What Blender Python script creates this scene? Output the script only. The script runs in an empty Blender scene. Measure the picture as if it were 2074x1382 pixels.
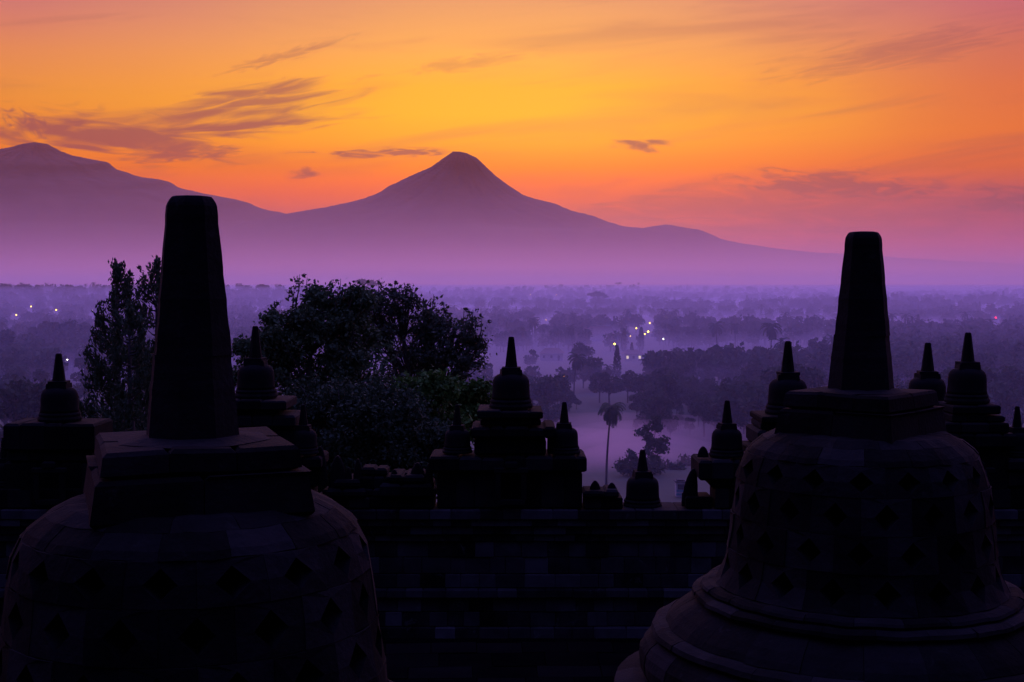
import bpy, bmesh, math, random
import numpy as np
from mathutils import Vector, Matrix
R = math.radians
random.seed(7)
rng = np.random.default_rng(11)
S = bpy.context.scene
COL = S.collection

# ------------------------------------------------------------------ camera
EYE = 38.0
FPX = 2653.0                       # focal length in pixels of a 2074 px wide frame
PITCH = math.atan((691 - 573) / FPX)
cam_d = bpy.data.cameras.new('camera')
cam_d.sensor_width = 36.0
cam_d.lens = FPX / 2074 * 36.0
cam_d.clip_start = 0.1
cam_d.clip_end = 200000.0
cam = bpy.data.objects.new('camera', cam_d)
cam.location = (0, 0, EYE)
cam.rotation_euler = (R(90) - PITCH, 0, 0)
COL.objects.link(cam)
S.camera = cam


def at(px, py, d):
    """World point at forward distance d (along +Y) seen at photo pixel (px, py)."""
    u = (px - 1037) / FPX
    v = (691 - py) / FPX
    fy, fz = math.cos(PITCH), -math.sin(PITCH)
    uy, uz = math.sin(PITCH), math.cos(PITCH)
    dx, dy, dz = u, fy + v * uy, fz + v * uz
    s = d / dy
    return Vector((dx * s, d, EYE + dz * s))


# ------------------------------------------------------------------ sky, sun, exposure
S.view_settings.view_transform = 'Standard'
S.view_settings.look = 'None'
S.view_settings.exposure = 0.0
S.view_settings.gamma = 1.0
SUN_AZ, SUN_EL = 3.0, 6.0
SUN_POWER = 0.19
NISHITA = 0.002

W = bpy.data.worlds.new('World')
S.world = W
W.use_nodes = True
wt = W.node_tree
wt.nodes.clear()


def lin(c):
    return tuple(((x / 255) / 12.92 if x / 255 <= 0.04045 else ((x / 255 + 0.055) / 1.055) ** 2.4) for x in c)


class NT:
    def __init__(s, t): s.t = t
    def n(s, typ, **kw):
        nd = s.t.nodes.new(typ)
        for k, v in kw.items():
            setattr(nd, k, v)
        return nd
    def put(s, sock, v):
        if isinstance(v, bpy.types.NodeSocket): s.t.links.new(v, sock)
        elif v is not None: sock.default_value = v
    def m(s, op, a, b=None, c=None, clamp=False):
        nd = s.n('ShaderNodeMath', operation=op, use_clamp=clamp)
        s.put(nd.inputs[0], a)
        if b is not None: s.put(nd.inputs[1], b)
        if c is not None: s.put(nd.inputs[2], c)
        return nd.outputs[0]
    def mr(s, v, a, b, c=0.0, d=1.0, it='SMOOTHSTEP'):
        nd = s.n('ShaderNodeMapRange', interpolation_type=it)
        for i, x in enumerate((v, a, b, c, d)): s.put(nd.inputs[i], x)
        return nd.outputs[0]
    def mix(s, f, a, b, blend='MIX'):
        nd = s.n('ShaderNodeMix', data_type='RGBA', blend_type=blend)
        s.put(nd.inputs[0], f); s.put(nd.inputs[6], a); s.put(nd.inputs[7], b)
        return nd.outputs[2]
    def ramp(s, f, stops):
        nd = s.n('ShaderNodeValToRGB')
        e = nd.color_ramp.elements
        while len(e) > 1: e.remove(e[-1])
        e[0].position = stops[0][0]; e[0].color = (*stops[0][1], 1)
        for p, c in stops[1:]:
            q = e.new(p); q.color = (*c, 1)
        s.put(nd.inputs[0], f)
        return nd.outputs[0]
    def noise(s, vec, scale, detail=3, rough=0.55, dist=0.0):
        nd = s.n('ShaderNodeTexNoise')
        s.put(nd.inputs['Vector'], vec)
        nd.inputs['Scale'].default_value = scale
        nd.inputs['Detail'].default_value = detail
        nd.inputs['Roughness'].default_value = rough
        nd.inputs['Distortion'].default_value = dist
        return nd.outputs[0]
    def xyz(s, x, y, z):
        nd = s.n('ShaderNodeCombineXYZ')
        s.put(nd.inputs[0], x); s.put(nd.inputs[1], y); s.put(nd.inputs[2], z)
        return nd.outputs[0]


w = NT(wt)
tc = w.n('ShaderNodeTexCoord')
sep = w.n('ShaderNodeSeparateXYZ')
wt.links.new(tc.outputs['Generated'], sep.inputs[0])
dx, dy, dz = sep.outputs
zc = w.m('MAXIMUM', dz, 0.0)
tt = w.m('SQRT', zc)
az = w.m('MULTIPLY', w.m('ARCTAN2', dx, dy), 180 / math.pi)       # degrees right of the view axis


def el_t(y):
    return math.sqrt(max(0, math.sin(math.atan((573 - y) / FPX))))


def stops(tbl, upper):
    st = [(0.0, lin(tbl[0][1]))]
    for y, c in tbl:
        st.append((el_t(y), lin(c)))
    for e, c in upper:
        st.append((math.sqrt(math.sin(R(e))), c))
    return st


UP = [(17, (1.05, 0.48, 0.80)), (28, (1.00, 0.60, 1.95)), (50, (0.76, 0.62, 2.60)), (90, (0.36, 0.34, 1.80))]
C_T = [(540, (196, 84, 108)), (470, (186, 74, 92)), (430, (208, 78, 72)), (395, (238, 92, 34)), (365, (255, 112, 4)), (330, (255, 140, 0)), (285, (255, 172, 0)),
       (235, (255, 186, 0)), (180, (255, 182, 34)), (100, (240, 172, 108)), (0, (214, 152, 140))]
L_T = [(540, (200, 80, 95)), (440, (236, 88, 62)), (390, (244, 100, 40)), (340, (246, 118, 22)), (290, (246, 138, 22)),
       (210, (244, 148, 48)), (130, (232, 138, 84)), (60, (212, 122, 110)), (0, (190, 108, 120))]
R_T = [(540, (184, 74, 116)), (480, (180, 68, 100)), (440, (170, 66, 96)), (405, (176, 70, 88)), (375, (206, 84, 66)), (335, (228, 100, 46)), (280, (236, 114, 40)),
       (200, (226, 110, 60)), (120, (208, 106, 88)), (50, (194, 98, 112)), (0, (182, 94, 124))]
GAIN = 1.22
cC = w.mix(1.0, w.ramp(tt, stops(C_T, UP)), (GAIN, GAIN * .89, GAIN * 0.45, 1), 'MULTIPLY')
cL = w.ramp(tt, stops(L_T, UP))
cR = w.ramp(tt, stops(R_T, UP))
# back of the sky: dusky violet
cB = w.ramp(tt, [(0.0, (0.022, 0.018, 0.08)), (0.5, (0.020, 0.018, 0.09)), (0.8, (0.060, 0.055, 0.28)), (1.0, (0.36, 0.34, 1.80))])
# slow unevenness of the glow
dirv = tc.outputs['Generated']
n_soft = w.noise(dirv, 5.0, 2, 0.5)
azw = w.m('ADD', az, w.m('MULTIPLY', w.m('SUBTRACT', n_soft, 0.5), 7.0))
sky = w.mix(w.mr(azw, -1.0, -23.0), cC, cL)
sky = w.mix(w.mr(azw, 2.0, 22.0), sky, cR)
absaz = w.m('ABSOLUTE', az)
sky = w.mix(w.mr(absaz, 30.0, 105.0), sky, cB)

# thin clouds: streaks held in direction space (azimuth, elevation in degrees), so they stay put for every viewpoint
elv = w.m('MULTIPLY', w.m('ARCSINE', dz), 180 / math.pi)


def px2deg(px, py):
    return math.degrees(math.atan((px - 1037) / FPX)), math.degrees(math.atan((573 - py) / FPX))


cvec = w.xyz(az, elv, 0.0)


def streak(px, py, hw, hh, slope_deg, amt, nscale=(0.55, 3.2), seed=0.0, dist=1.2):
    """One cirrus streak: centre pixel, half length and half height in photo pixels, tilt, strength."""
    a0, e0 = px2deg(px, py)
    k = math.degrees(1 / FPX)
    u = w.m('SUBTRACT', az, a0); v = w.m('SUBTRACT', elv, e0)
    c, s_ = math.cos(R(slope_deg)), math.sin(R(slope_deg))
    x = w.m('ADD', w.m('MULTIPLY', u, c), w.m('MULTIPLY', v, s_))
    y = w.m('SUBTRACT', w.m('MULTIPLY', v, c), w.m('MULTIPLY', u, s_))
    nv = w.xyz(w.m('MULTIPLY', x, nscale[0]), w.m('MULTIPLY', y, nscale[1]), seed)
    nz = w.noise(nv, 1.0, 3, 0.5, dist)
    xx = w.m('DIVIDE', x, hw * k)
    yy = w.m('DIVIDE', y, hh * k)
    d2 = w.m('ADD', w.m('MULTIPLY', xx, xx), w.m('MULTIPLY', yy, yy))
    base = w.m('SUBTRACT', 1.0, w.m('SQRT', d2))
    val = w.m('ADD', base, w.m('MULTIPLY', w.m('SUBTRACT', nz, 0.5), 2.6))
    return w.m('MULTIPLY', w.m('MULTIPLY', w.mr(val, 0.0, 0.95), amt), w.mr(base, -0.35, 0.25))


parts = [
    streak(510, 222, 270, 48, 12, 0.80, (0.36, 2.4), 1.3, .7),
    streak(520, 263, 260, 20, 6, 0.95, (0.35, 3.0), 7.1, .6),
    streak(235, 288, 290, 56, -3, 0.95, (0.4, 1.9), 2.2, .8),
    streak(370, 322, 130, 18, 5, 0.80, (0.8, 3.6), 5.7),
    streak(68, 276, 60, 26, -25, 0.85, (1.4, 2.6), 9.4),
    streak(800, 312, 200, 12, 1, 0.95, (0.7, 4.6), 3.9),
    streak(628, 351, 52, 16, 6, 0.92, (0.9, 2.4), 16.1, .5),
    streak(1300, 298, 62, 19, -6, 0.95, (0.9, 2.2), 14.6, .5),
    streak(570, 128, 160, 15, 16, 0.42, (0.8, 3.4), 8.2),
    streak(960, 130, 190, 18, 8, 0.32, (0.7, 3.2), 1.9),
    streak(1690, 382, 230, 34, -4, 0.9, (0.8, 3.0), 2.9),
    streak(2040, 420, 130, 30, -6, 0.9, (0.9, 2.8), 5.2),
    streak(1800, 130, 360, 42, 8, 0.34, (0.4, 2.8), 7.7),
    streak(1660, 432, 560, 85, -1, 0.5, (0.3, 1.5), 0.4),
]
cover = parts[0]
for p in parts[1:]:
    cover = w.m('SUBTRACT', w.m('ADD', cover, p), w.m('MULTIPLY', cover, p))
veil = w.noise(w.xyz(w.m('MULTIPLY', w.m('ADD', az, w.m('MULTIPLY', elv, 1.4)), .07), w.m('MULTIPLY', w.m('SUBTRACT', elv, w.m('MULTIPLY', az, .10)), .75), 3.3), 1.0, 4, .55, .8)
veil = w.m('MULTIPLY', w.mr(veil, .46, .76), .34)
cover = w.m('SUBTRACT', w.m('ADD', cover, veil), w.m('MULTIPLY', cover, veil))
# a cloud lets part of the glow through and adds its own dull mauve
dull = w.mix(0.55, w.mix(1.0, sky, (0.42, 0.25, 0.45, 1), 'MULTIPLY'), (0.21, 0.06, 0.15, 1))
sky = w.mix(w.m('MINIMUM', cover, 0.92), sky, dull)

nish = w.n('ShaderNodeTexSky', sky_type='NISHITA')
nish.sun_disc = False
nish.sun_elevation = R(SUN_EL)
nish.sun_rotation = R(SUN_AZ)
nish.altitude = 300
nish.dust_density = 3.0
nb = w.n('ShaderNodeBackground'); wt.links.new(nish.outputs[0], nb.inputs[0]); nb.inputs[1].default_value = NISHITA
gb = w.n('ShaderNodeBackground'); wt.links.new(sky, gb.inputs[0]); gb.inputs[1].default_value = 1.0
ad = w.n('ShaderNodeAddShader'); wt.links.new(nb.outputs[0], ad.inputs[0]); wt.links.new(gb.outputs[0], ad.inputs[1])
wo = w.n('ShaderNodeOutputWorld'); wt.links.new(ad.outputs[0], wo.inputs[0])
W.cycles.sampling_method = 'MANUAL'
W.cycles.sample_map_resolution = 512

sun_d = bpy.data.lights.new('sun', 'SUN')
sun_d.energy = SUN_POWER
sun_d.angle = R(12)
sun_d.color = (1.0, 0.48, 0.85)
sun = bpy.data.objects.new('sun', sun_d)
COL.objects.link(sun)
sd = Vector((math.sin(R(SUN_AZ)) * math.cos(R(SUN_EL)), math.cos(R(SUN_AZ)) * math.cos(R(SUN_EL)), math.sin(R(SUN_EL))))
sun.rotation_euler = sd.to_track_quat('Z', 'Y').to_euler()
sun.location = (0, 0, 300)

S.cycles.max_bounces = 6
S.cycles.diffuse_bounces = 2
S.cycles.glossy_bounces = 1
S.cycles.transmission_bounces = 1
S.cycles.volume_bounces = 2
S.cycles.use_denoising = True


# ------------------------------------------------------------------ helpers
def tag(o, label=None, cat=None, group=None, kind=None):
    if label: o['label'] = label
    if cat: o['category'] = cat
    if group: o['group'] = group
    if kind: o['kind'] = kind
    return o


def empty(name, loc=(0, 0, 0), rz=0.0):
    o = bpy.data.objects.new(name, None)
    o.location = loc; o.rotation_euler = (0, 0, rz); o.empty_display_size = 0.3
    COL.objects.link(o)
    return o


def link(name, me, parent=None, mats=()):
    o = bpy.data.objects.new(name, me)
    for m in mats:
        if m.name not in [x.name for x in me.materials if x]: me.materials.append(m)
    COL.objects.link(o)
    if parent: o.parent = parent
    return o


def copy_thing(src, loc, rz=0.0, scale=1.0):
    c = src.copy(); COL.objects.link(c)
    c.location = loc; c.rotation_euler = (0, 0, rz); c.scale = (scale,) * 3 if not isinstance(scale, tuple) else scale
    for ch in list(src.children):
        k = ch.copy(); COL.objects.link(k); k.parent = c
        for g in list(ch.children):
            gg = g.copy(); COL.objects.link(gg); gg.parent = k
    return c


class MB:
    """Collects polygons (with a tone per polygon) into one mesh."""
    def __init__(s): s.v = []; s.f = []; s.t = []; s.mi = []; s.sm = []
    def add(s, verts, faces, tone=0.5, mi=0, smooth=False):
        b = len(s.v); s.v.extend(verts)
        for f in faces:
            s.f.append(tuple(b + i for i in f)); s.t.append(tone); s.mi.append(mi); s.sm.append(smooth)
    def box(s, c, h, tone=0.5, rz=0.0, bev=0.0, taper=1.0, mi=0):
        cx, cy, cz = c; hx, hy, hz = h
        pts = []
        if bev > 0:
            lev = [(-hz, 1 - 0), (hz - bev, 1), (hz, 0)]
            prof = [(-hz, 0.0), (-hz + bev, bev), (hz - bev, bev), (hz, 0.0)]
            for z, e in prof:
                for sx, sy in ((-1, -1), (1, -1), (1, 1), (-1, 1)):
                    pts.append((sx * (hx - bev + e), sy * (hy - bev + e), z))
            faces = [(3, 2, 1, 0), (12, 13, 14, 15)]
            for k in range(3):
                for j in range(4):
                    a = k * 4 + j; b_ = k * 4 + (j + 1) % 4
                    faces.append((a, b_, b_ + 4, a + 4))
        else:
            for z, t_ in ((-hz, 1.0), (hz, taper)):
                for sx, sy in ((-1, -1), (1, -1), (1, 1), (-1, 1)):
                    pts.append((sx * hx * t_, sy * hy * t_, z))
            faces = [(3, 2, 1, 0), (4, 5, 6, 7), (0, 1, 5, 4), (1, 2, 6, 5), (2, 3, 7, 6), (3, 0, 4, 7)]
        ca, sa = math.cos(rz), math.sin(rz)
        s.add([(cx + x * ca - y * sa, cy + x * sa + y * ca, cz + z) for x, y, z in pts], faces, tone, mi)
    def lathe(s, prof, n=32, tone=0.5, c=(0, 0, 0), smooth=True, cap=True, mi=0, ph=0.0):
        vs = []
        for r, z in prof:
            for k in range(n):
                a = 2 * math.pi * k / n + ph
                vs.append((c[0] + r * math.cos(a), c[1] + r * math.sin(a), c[2] + z))
        fs = []
        for i in range(len(prof) - 1):
            for k in range(n):
                a = i * n + k; b = i * n + (k + 1) % n
                fs.append((a, b, b + n, a + n))
        s.add(vs, fs, tone, mi, smooth)
        if cap:
            b = len(s.v) - len(vs)
            s.f.append(tuple(b + n - 1 - k for k in range(n))); s.t.append(tone); s.mi.append(mi); s.sm.append(False)
            q = b + (len(prof) - 1) * n
            s.f.append(tuple(q + k for k in range(n))); s.t.append(tone); s.mi.append(mi); s.sm.append(False)
    def wedge(s, poly, a0, a1, k=3, tone=0.5):
        """A stone block: closed (r,z) outline swept from angle a0 to a1."""
        n = len(poly); vs = []
        for j in range(k + 1):
            a = a0 + (a1 - a0) * j / k
            for r, z in poly:
                q_ = r + .012 * math.sin(9 * a + 11 * z) * math.sin(17 * a - 7 * z + 1)
                vs.append((q_ * math.cos(a), q_ * math.sin(a), z + .005 * math.sin(19 * a + 3 * r)))
        fs = [tuple(range(n)), tuple(k * n + n - 1 - i for i in range(n))]
        for j in range(k):
            for i in range(n):
                a = j * n + i; b = j * n + (i + 1) % n
                fs.append((a, a + n, b + n, b))
        s.add(vs, fs, tone)
    def tube(s, pts, radii, n=6, tone=0.5, mi=0, smooth=True):
        vs = []; fs = []
        for i, p in enumerate(pts):
            p = Vector(p)
            q = Vector(pts[min(i + 1, len(pts) - 1)]) - Vector(pts[max(i - 1, 0)])
            q = q.normalized() if q.length > 1e-9 else Vector((0, 0, 1))
            a = q.cross(Vector((0.31, 0.95, 0.1)) if abs(q.y) < 0.9 else Vector((1, 0, 0))).normalized(); b = q.cross(a)
            for k in range(n):
                th = 2 * math.pi * k / n
                vs.append(tuple(p + (a * math.cos(th) + b * math.sin(th)) * radii[i]))
        for i in range(len(pts) - 1):
            for k in range(n):
                x = i * n + k; y = i * n + (k + 1) % n
                fs.append((x, y, y + n, x + n))
        fs.append(tuple((len(pts) - 1) * n + k for k in range(n)))
        s.add(vs, fs, tone, mi, smooth)
    def mesh(s, name):
        me = bpy.data.meshes.new(name)
        me.from_pydata(s.v, [], s.f)
        at_ = me.attributes.new('tone', 'FLOAT', 'FACE')
        at_.data.foreach_set('value', s.t)
        me.polygons.foreach_set('material_index', s.mi)
        me.polygons.foreach_set('use_smooth', s.sm)
        me.update()
        return me
    def build(s, name, mat, parent=None):
        return link(name, s.mesh(name), parent, [mat] if not isinstance(mat, (list, tuple)) else mat)


def np_mesh(name, V, quads, tone=None, mi=None):
    """Quad mesh straight from arrays."""
    me = bpy.data.meshes.new(name)
    V = np.ascontiguousarray(V, dtype=np.float32); Q = np.ascontiguousarray(quads, dtype=np.int32)
    me.vertices.add(len(V)); me.vertices.foreach_set('co', V.ravel())
    me.loops.add(Q.size); me.loops.foreach_set('vertex_index', Q.ravel())
    me.polygons.add(len(Q))
    me.polygons.foreach_set('loop_start', np.arange(0, Q.size, 4, dtype=np.int32))
    me.polygons.foreach_set('loop_total', np.full(len(Q), 4, dtype=np.int32))
    if mi is not None: me.polygons.foreach_set('material_index', np.asarray(mi, dtype=np.int32))
    if tone is not None:
        a = me.attributes.new('tone', 'FLOAT', 'FACE'); a.data.foreach_set('value', np.asarray(tone, dtype=np.float32))
    me.update(calc_edges=True)
    me.validate()
    return me


# ------------------------------------------------------------------ materials
def material(name):
    m = bpy.data.materials.new(name); m.use_nodes = True
    t = m.node_tree; t.nodes.clear()
    q = NT(t)
    out = q.n('ShaderNodeOutputMaterial'); b = q.n('ShaderNodeBsdfPrincipled')
    t.links.new(b.outputs[0], out.inputs[0])
    return m, q, b, out


def stone_mat(name, dark, light, nscale=3.0, rough=0.92, bump=0.35):
    m, q, b, out = material(name)
    at_ = q.n('ShaderNodeAttribute', attribute_name='tone')
    tcx = q.n('ShaderNodeTexCoord')
    n1 = q.noise(tcx.outputs['Object'], nscale, 6, 0.65)
    n2 = q.noise(tcx.outputs['Object'], nscale * 9, 4, 0.6)
    f = q.m('ADD', q.m('MULTIPLY', at_.outputs['Fac'], 0.75), q.m('MULTIPLY', q.m('SUBTRACT', n1, 0.42), 1.1), clamp=True)
    c = q.ramp(f, [(0.0, dark), (0.55, tuple(0.6 * a + 0.4 * b_ for a, b_ in zip(dark, light))), (1.0, light)])
    # pale lichen blotches
    li = q.mr(q.noise(tcx.outputs['Object'], nscale * 2.3, 5, 0.7, 0.6), 0.60, 0.70)
    c = q.mix(q.m('MULTIPLY', li, 0.35), c, (light[0] * 1.5, light[1] * 1.6, light[2] * 1.45, 1))
    t = m.node_tree
    t.links.new(c, b.inputs['Base Color'])
    b.inputs['Roughness'].default_value = rough
    b.inputs['Specular IOR Level'].default_value = 0.06
    bp = q.n('ShaderNodeBump'); bp.inputs['Strength'].default_value = bump; bp.inputs['Distance'].default_value = 0.03
    t.links.new(q.m('ADD', q.m('MULTIPLY', n1, 0.6), q.m('MULTIPLY', n2, 0.4)), bp.inputs['Height'])
    t.links.new(bp.outputs[0], b.inputs['Normal'])
    return m


def leaf_mat(name, dark, light, nscale=0.5):
    m, q, b, out = material(name)
    at_ = q.n('ShaderNodeAttribute', attribute_name='tone')
    tcx = q.n('ShaderNodeTexCoord')
    n1 = q.noise(tcx.outputs['Object'], nscale, 3, 0.6)
    f = q.m('ADD', q.m('MULTIPLY', at_.outputs['Fac'], 0.6), q.m('MULTIPLY', n1, 0.4), clamp=True)
    c = q.mix(f, (*dark, 1), (*light, 1))
    t = m.node_tree
    t.links.new(c, b.inputs['Base Color'])
    b.inputs['Roughness'].default_value = 0.75
    b.inputs['Specular IOR Level'].default_value = 0.15
    tr = q.n('ShaderNodeBsdfTranslucent'); t.links.new(c, tr.inputs[0])
    mx = q.n('ShaderNodeMixShader'); mx.inputs[0].default_value = 0.15
    t.links.new(b.outputs[0], mx.inputs[1]); t.links.new(tr.outputs[0], mx.inputs[2])
    t.links.new(mx.outputs[0], out.inputs[0])
    return m


def plain_mat(name, col, rough=0.85, nscale=2.0, var=0.3):
    m, q, b, out = material(name)
    tcx = q.n('ShaderNodeTexCoord')
    n1 = q.noise(tcx.outputs['Object'], nscale, 4, 0.6)
    c = q.mix(n1, (*[x * (1 - var) for x in col], 1), (*[min(1, x * (1 + var)) for x in col], 1))
    m.node_tree.links.new(c, b.inputs['Base Color'])
    b.inputs['Roughness'].default_value = rough
    return m


def emit_mat(name, col, power):
    m = bpy.data.materials.new(name); m.use_nodes = True
    t = m.node_tree; t.nodes.clear(); q = NT(t)
    e = q.n('ShaderNodeEmission'); e.inputs[0].default_value = (*col, 1); e.inputs[1].default_value = power
    o = q.n('ShaderNodeOutputMaterial'); t.links.new(e.outputs[0], o.inputs[0])
    m.cycles.emission_sampling = 'NONE'
    return m


def volume_mat(name, col, density, g):
    m = bpy.data.materials.new(name); m.use_nodes = True
    t = m.node_tree; t.nodes.clear(); q = NT(t)
    v = q.n('ShaderNodeVolumePrincipled')
    v.inputs['Color'].default_value = (*col, 1)
    v.inputs['Density'].default_value = density
    v.inputs['Anisotropy'].default_value = g
    o = q.n('ShaderNodeOutputMaterial'); t.links.new(v.outputs[0], o.inputs['Volume'])
    return m


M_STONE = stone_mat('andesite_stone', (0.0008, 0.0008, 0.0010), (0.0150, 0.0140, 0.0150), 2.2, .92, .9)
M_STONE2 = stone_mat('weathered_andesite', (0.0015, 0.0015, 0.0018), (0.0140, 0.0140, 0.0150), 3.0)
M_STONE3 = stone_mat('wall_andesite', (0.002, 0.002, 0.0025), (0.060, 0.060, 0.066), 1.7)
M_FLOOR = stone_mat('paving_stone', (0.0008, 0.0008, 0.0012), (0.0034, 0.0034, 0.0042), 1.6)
M_FLOOR.node_tree.nodes['Principled BSDF'].inputs['Specular IOR Level'].default_value = 0.0
M_BARK = plain_mat('bark', (0.045, 0.036, 0.03), 0.9, 3.0)
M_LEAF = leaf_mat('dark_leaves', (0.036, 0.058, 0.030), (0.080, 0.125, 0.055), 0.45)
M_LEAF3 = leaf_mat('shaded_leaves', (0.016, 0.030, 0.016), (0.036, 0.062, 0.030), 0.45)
M_LEAF2 = leaf_mat('airy_leaves', (0.042, 0.054, 0.038), (0.085, 0.105, 0.064), 0.45)
M_BUSH = leaf_mat('bush_leaves', (0.022, 0.055, 0.012), (0.070, 0.15, 0.024), 0.5)
M_NEEDLE = leaf_mat('pine_needles', (0.028, 0.044, 0.026), (0.060, 0.090, 0.046), 0.6)
M_FOREST = leaf_mat('forest_leaves', (0.018, 0.030, 0.018), (0.050, 0.080, 0.040), 0.08)
M_PALM = leaf_mat('palm_fronds', (0.022, 0.035, 0.020), (0.055, 0.080, 0.040), 0.4)


# ------------------------------------------------------------------ terrain
def sstep(x, a, b):
    t = np.clip((x - a) / (b - a), 0, 1)
    return t * t * (3 - 2 * t)


def wav(x, y, s, k):
    return (np.sin(x / s + 1.7 * k + 1.3 * np.sin(y / s * 0.71 + k)) * np.cos(y / s * 0.83 - 0.6 * k + 0.9 * np.sin(x / s * 0.57 + 2 * k)))


def ground_z(x, y):
    x = np.asarray(x, float); y = np.asarray(y, float)
    r = np.hypot(x, y + 10)
    hill = 29.0 * (1 - sstep(r, 46, 175))
    d = np.hypot(x, y)
    azd = np.degrees(np.arctan2(x, np.maximum(y, 1)))
    left = sstep(-azd, 4, 16)
    far = sstep(d, 900, 2600) * (5 + 8 * left + 10 * wav(x, y, 520, 1) + 6 * wav(x, y, 210, 3) + 3 * wav(x, y, 95, 5)) * (1 - 0.9 * sstep(d, 3200, 5500))
    small = sstep(d, 200, 400) * (0.6 * wav(x, y, 60, 5) + 1.3 * wav(x, y, 150, 2))
    return hill + np.maximum(far, -1) + small


gx = np.concatenate([-np.geomspace(19000, 60, 60), np.linspace(-55, 55, 23), np.geomspace(60, 19000, 60)])
gy = np.concatenate([-np.geomspace(400, 30, 12), np.linspace(-25, 400, 60), np.geomspace(410, 37000, 120)])
X, Y = np.meshgrid(gx, gy)
Z = ground_z(X, Y)
nx_, ny_ = len(gx), len(gy)
idx = np.arange(nx_ * ny_).reshape(ny_, nx_)
Q = np.stack([idx[:-1, :-1], idx[:-1, 1:], idx[1:, 1:], idx[1:, :-1]], -1).reshape(-1, 4)
M_GROUND, q_, b_, _ = material('meadow_soil')
tcx = q_.n('ShaderNodeTexCoord')
nn = q_.noise(tcx.outputs['Object'], 0.05, 6, 0.6)
n3 = q_.noise(tcx.outputs['Object'], 0.9, 4, 0.6)
cc = q_.mix(nn, (0.014, 0.022, 0.010, 1), (0.045, 0.055, 0.026, 1))
cc = q_.mix(q_.m('MULTIPLY', n3, 0.5), cc, (0.022, 0.026, 0.013, 1))
M_GROUND.node_tree.links.new(cc, b_.inputs['Base Color']); b_.inputs['Roughness'].default_value = 0.95
g = link('ground', np_mesh('ground', np.stack([X, Y, Z], -1).reshape(-1, 3), Q), None, [M_GROUND])
for p in g.data.polygons: p.use_smooth = True
tag(g, 'misty valley plain stretching from the temple hill to the mountains', 'ground', kind='structure')


# ------------------------------------------------------------------ mountains
def interp(tbl):
    xs = np.array([a for a, b in tbl], float); ys = np.array([b for a, b in tbl], float)
    return lambda r: np.interp(r, xs, ys)


M_MOUNT = plain_mat('mountain_forest', (0.08, 0.07, 0.075), 0.95, 0.0012, 0.2)


def mountain(name, label, px0, dist, left, right, amp, rough_seed, rmax_px, n=260, mb=90):
    """A volcano: radial height field whose two flanks follow the skyline read off the photograph."""
    k = dist / FPX
    Lp, Rp = interp(left), interp(right)
    c = at(px0, 573, dist)
    th = np.linspace(0, 2 * np.pi, 220, endpoint=False)
    rr = np.concatenate([[0], np.geomspace(4, rmax_px, n - 1)])
    T, RR = np.meshgrid(th, rr)
    s_ = (1 + np.cos(T)) / 2
    s_ = s_ * s_ * (3 - 2 * s_)
    H = Lp(RR) * (1 - s_) + Rp(RR) * s_
    # off the skyline the slope is smoothed along the fall line, so profile steps do not ring the cone
    sm = H.copy()
    for _ in range(40): sm[1:-1] = (sm[:-2] + 2 * sm[1:-1] + sm[2:]) / 4
    fs_ = np.clip((np.abs(np.sin(T)) - .18) * 2.2, 0, 1)
    H = H * (1 - fs_) + np.minimum(sm, H + 2) * fs_
    env = np.clip(RR / 60, 0, 1) * np.clip(H / 120, 0, 1)
    gul = np.zeros_like(H)
    for f, a, ph in ((9, 1.0, 0.3), (17, 0.8, 1.9), (31, 0.6, 4.0), (53, 0.4, 2.2)):
        gul += a * np.sin(f * T + ph + rough_seed + 1.2 * np.sin(RR / 70 + f) + 0.6 * np.sin(RR / 23 + 2 * f))
    fine = rng.normal(0, 1, H.shape)
    fine = (fine + np.roll(fine, 1, 1) + np.roll(fine, 1, 0) + np.roll(fine, -1, 1)) / 2
    side = np.abs(np.sin(T))                                           # ravines show most on the face towards us
    H = H + amp * env * gul * (0.25 + 0.75 * side) + fine * 0.35 * np.clip(RR / 30, 0, 1) * np.clip(H / 60, 0, 1)
    Xm = c.x + RR * k * np.cos(T)
    Ym = c.y + RR * k * np.sin(T)
    Zm = EYE + H * k * np.minimum(1.0, Ym / dist) ** 1.5
    Vm = np.stack([Xm, Ym, Zm], -1).reshape(-1, 3)
    nt = len(th)
    ids = np.arange(len(rr) * nt).reshape(len(rr), nt)
    nxt = np.roll(ids, -1, 1)
    Qm = np.stack([ids[:-1], ids[1:], nxt[1:], nxt[:-1]], -1).reshape(-1, 4)
    Qm = Qm[nt:]                                                       # centre ring collapsed: close it with a fan below
    Vm[:nt] = Vm[:nt].mean(0)
    Qm = np.concatenate([np.stack([ids[0], ids[1], nxt[1], nxt[0]], -1), Qm])
    o = link(name, np_mesh(name, Vm, Qm), None, [M_MOUNT])
    for p in o.data.polygons: p.use_smooth = True
    return tag(o, label, 'mountain', kind='structure')


def rel(tbl, x0):
    return [(abs(x - x0), 573 - y) for x, y in tbl]


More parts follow.
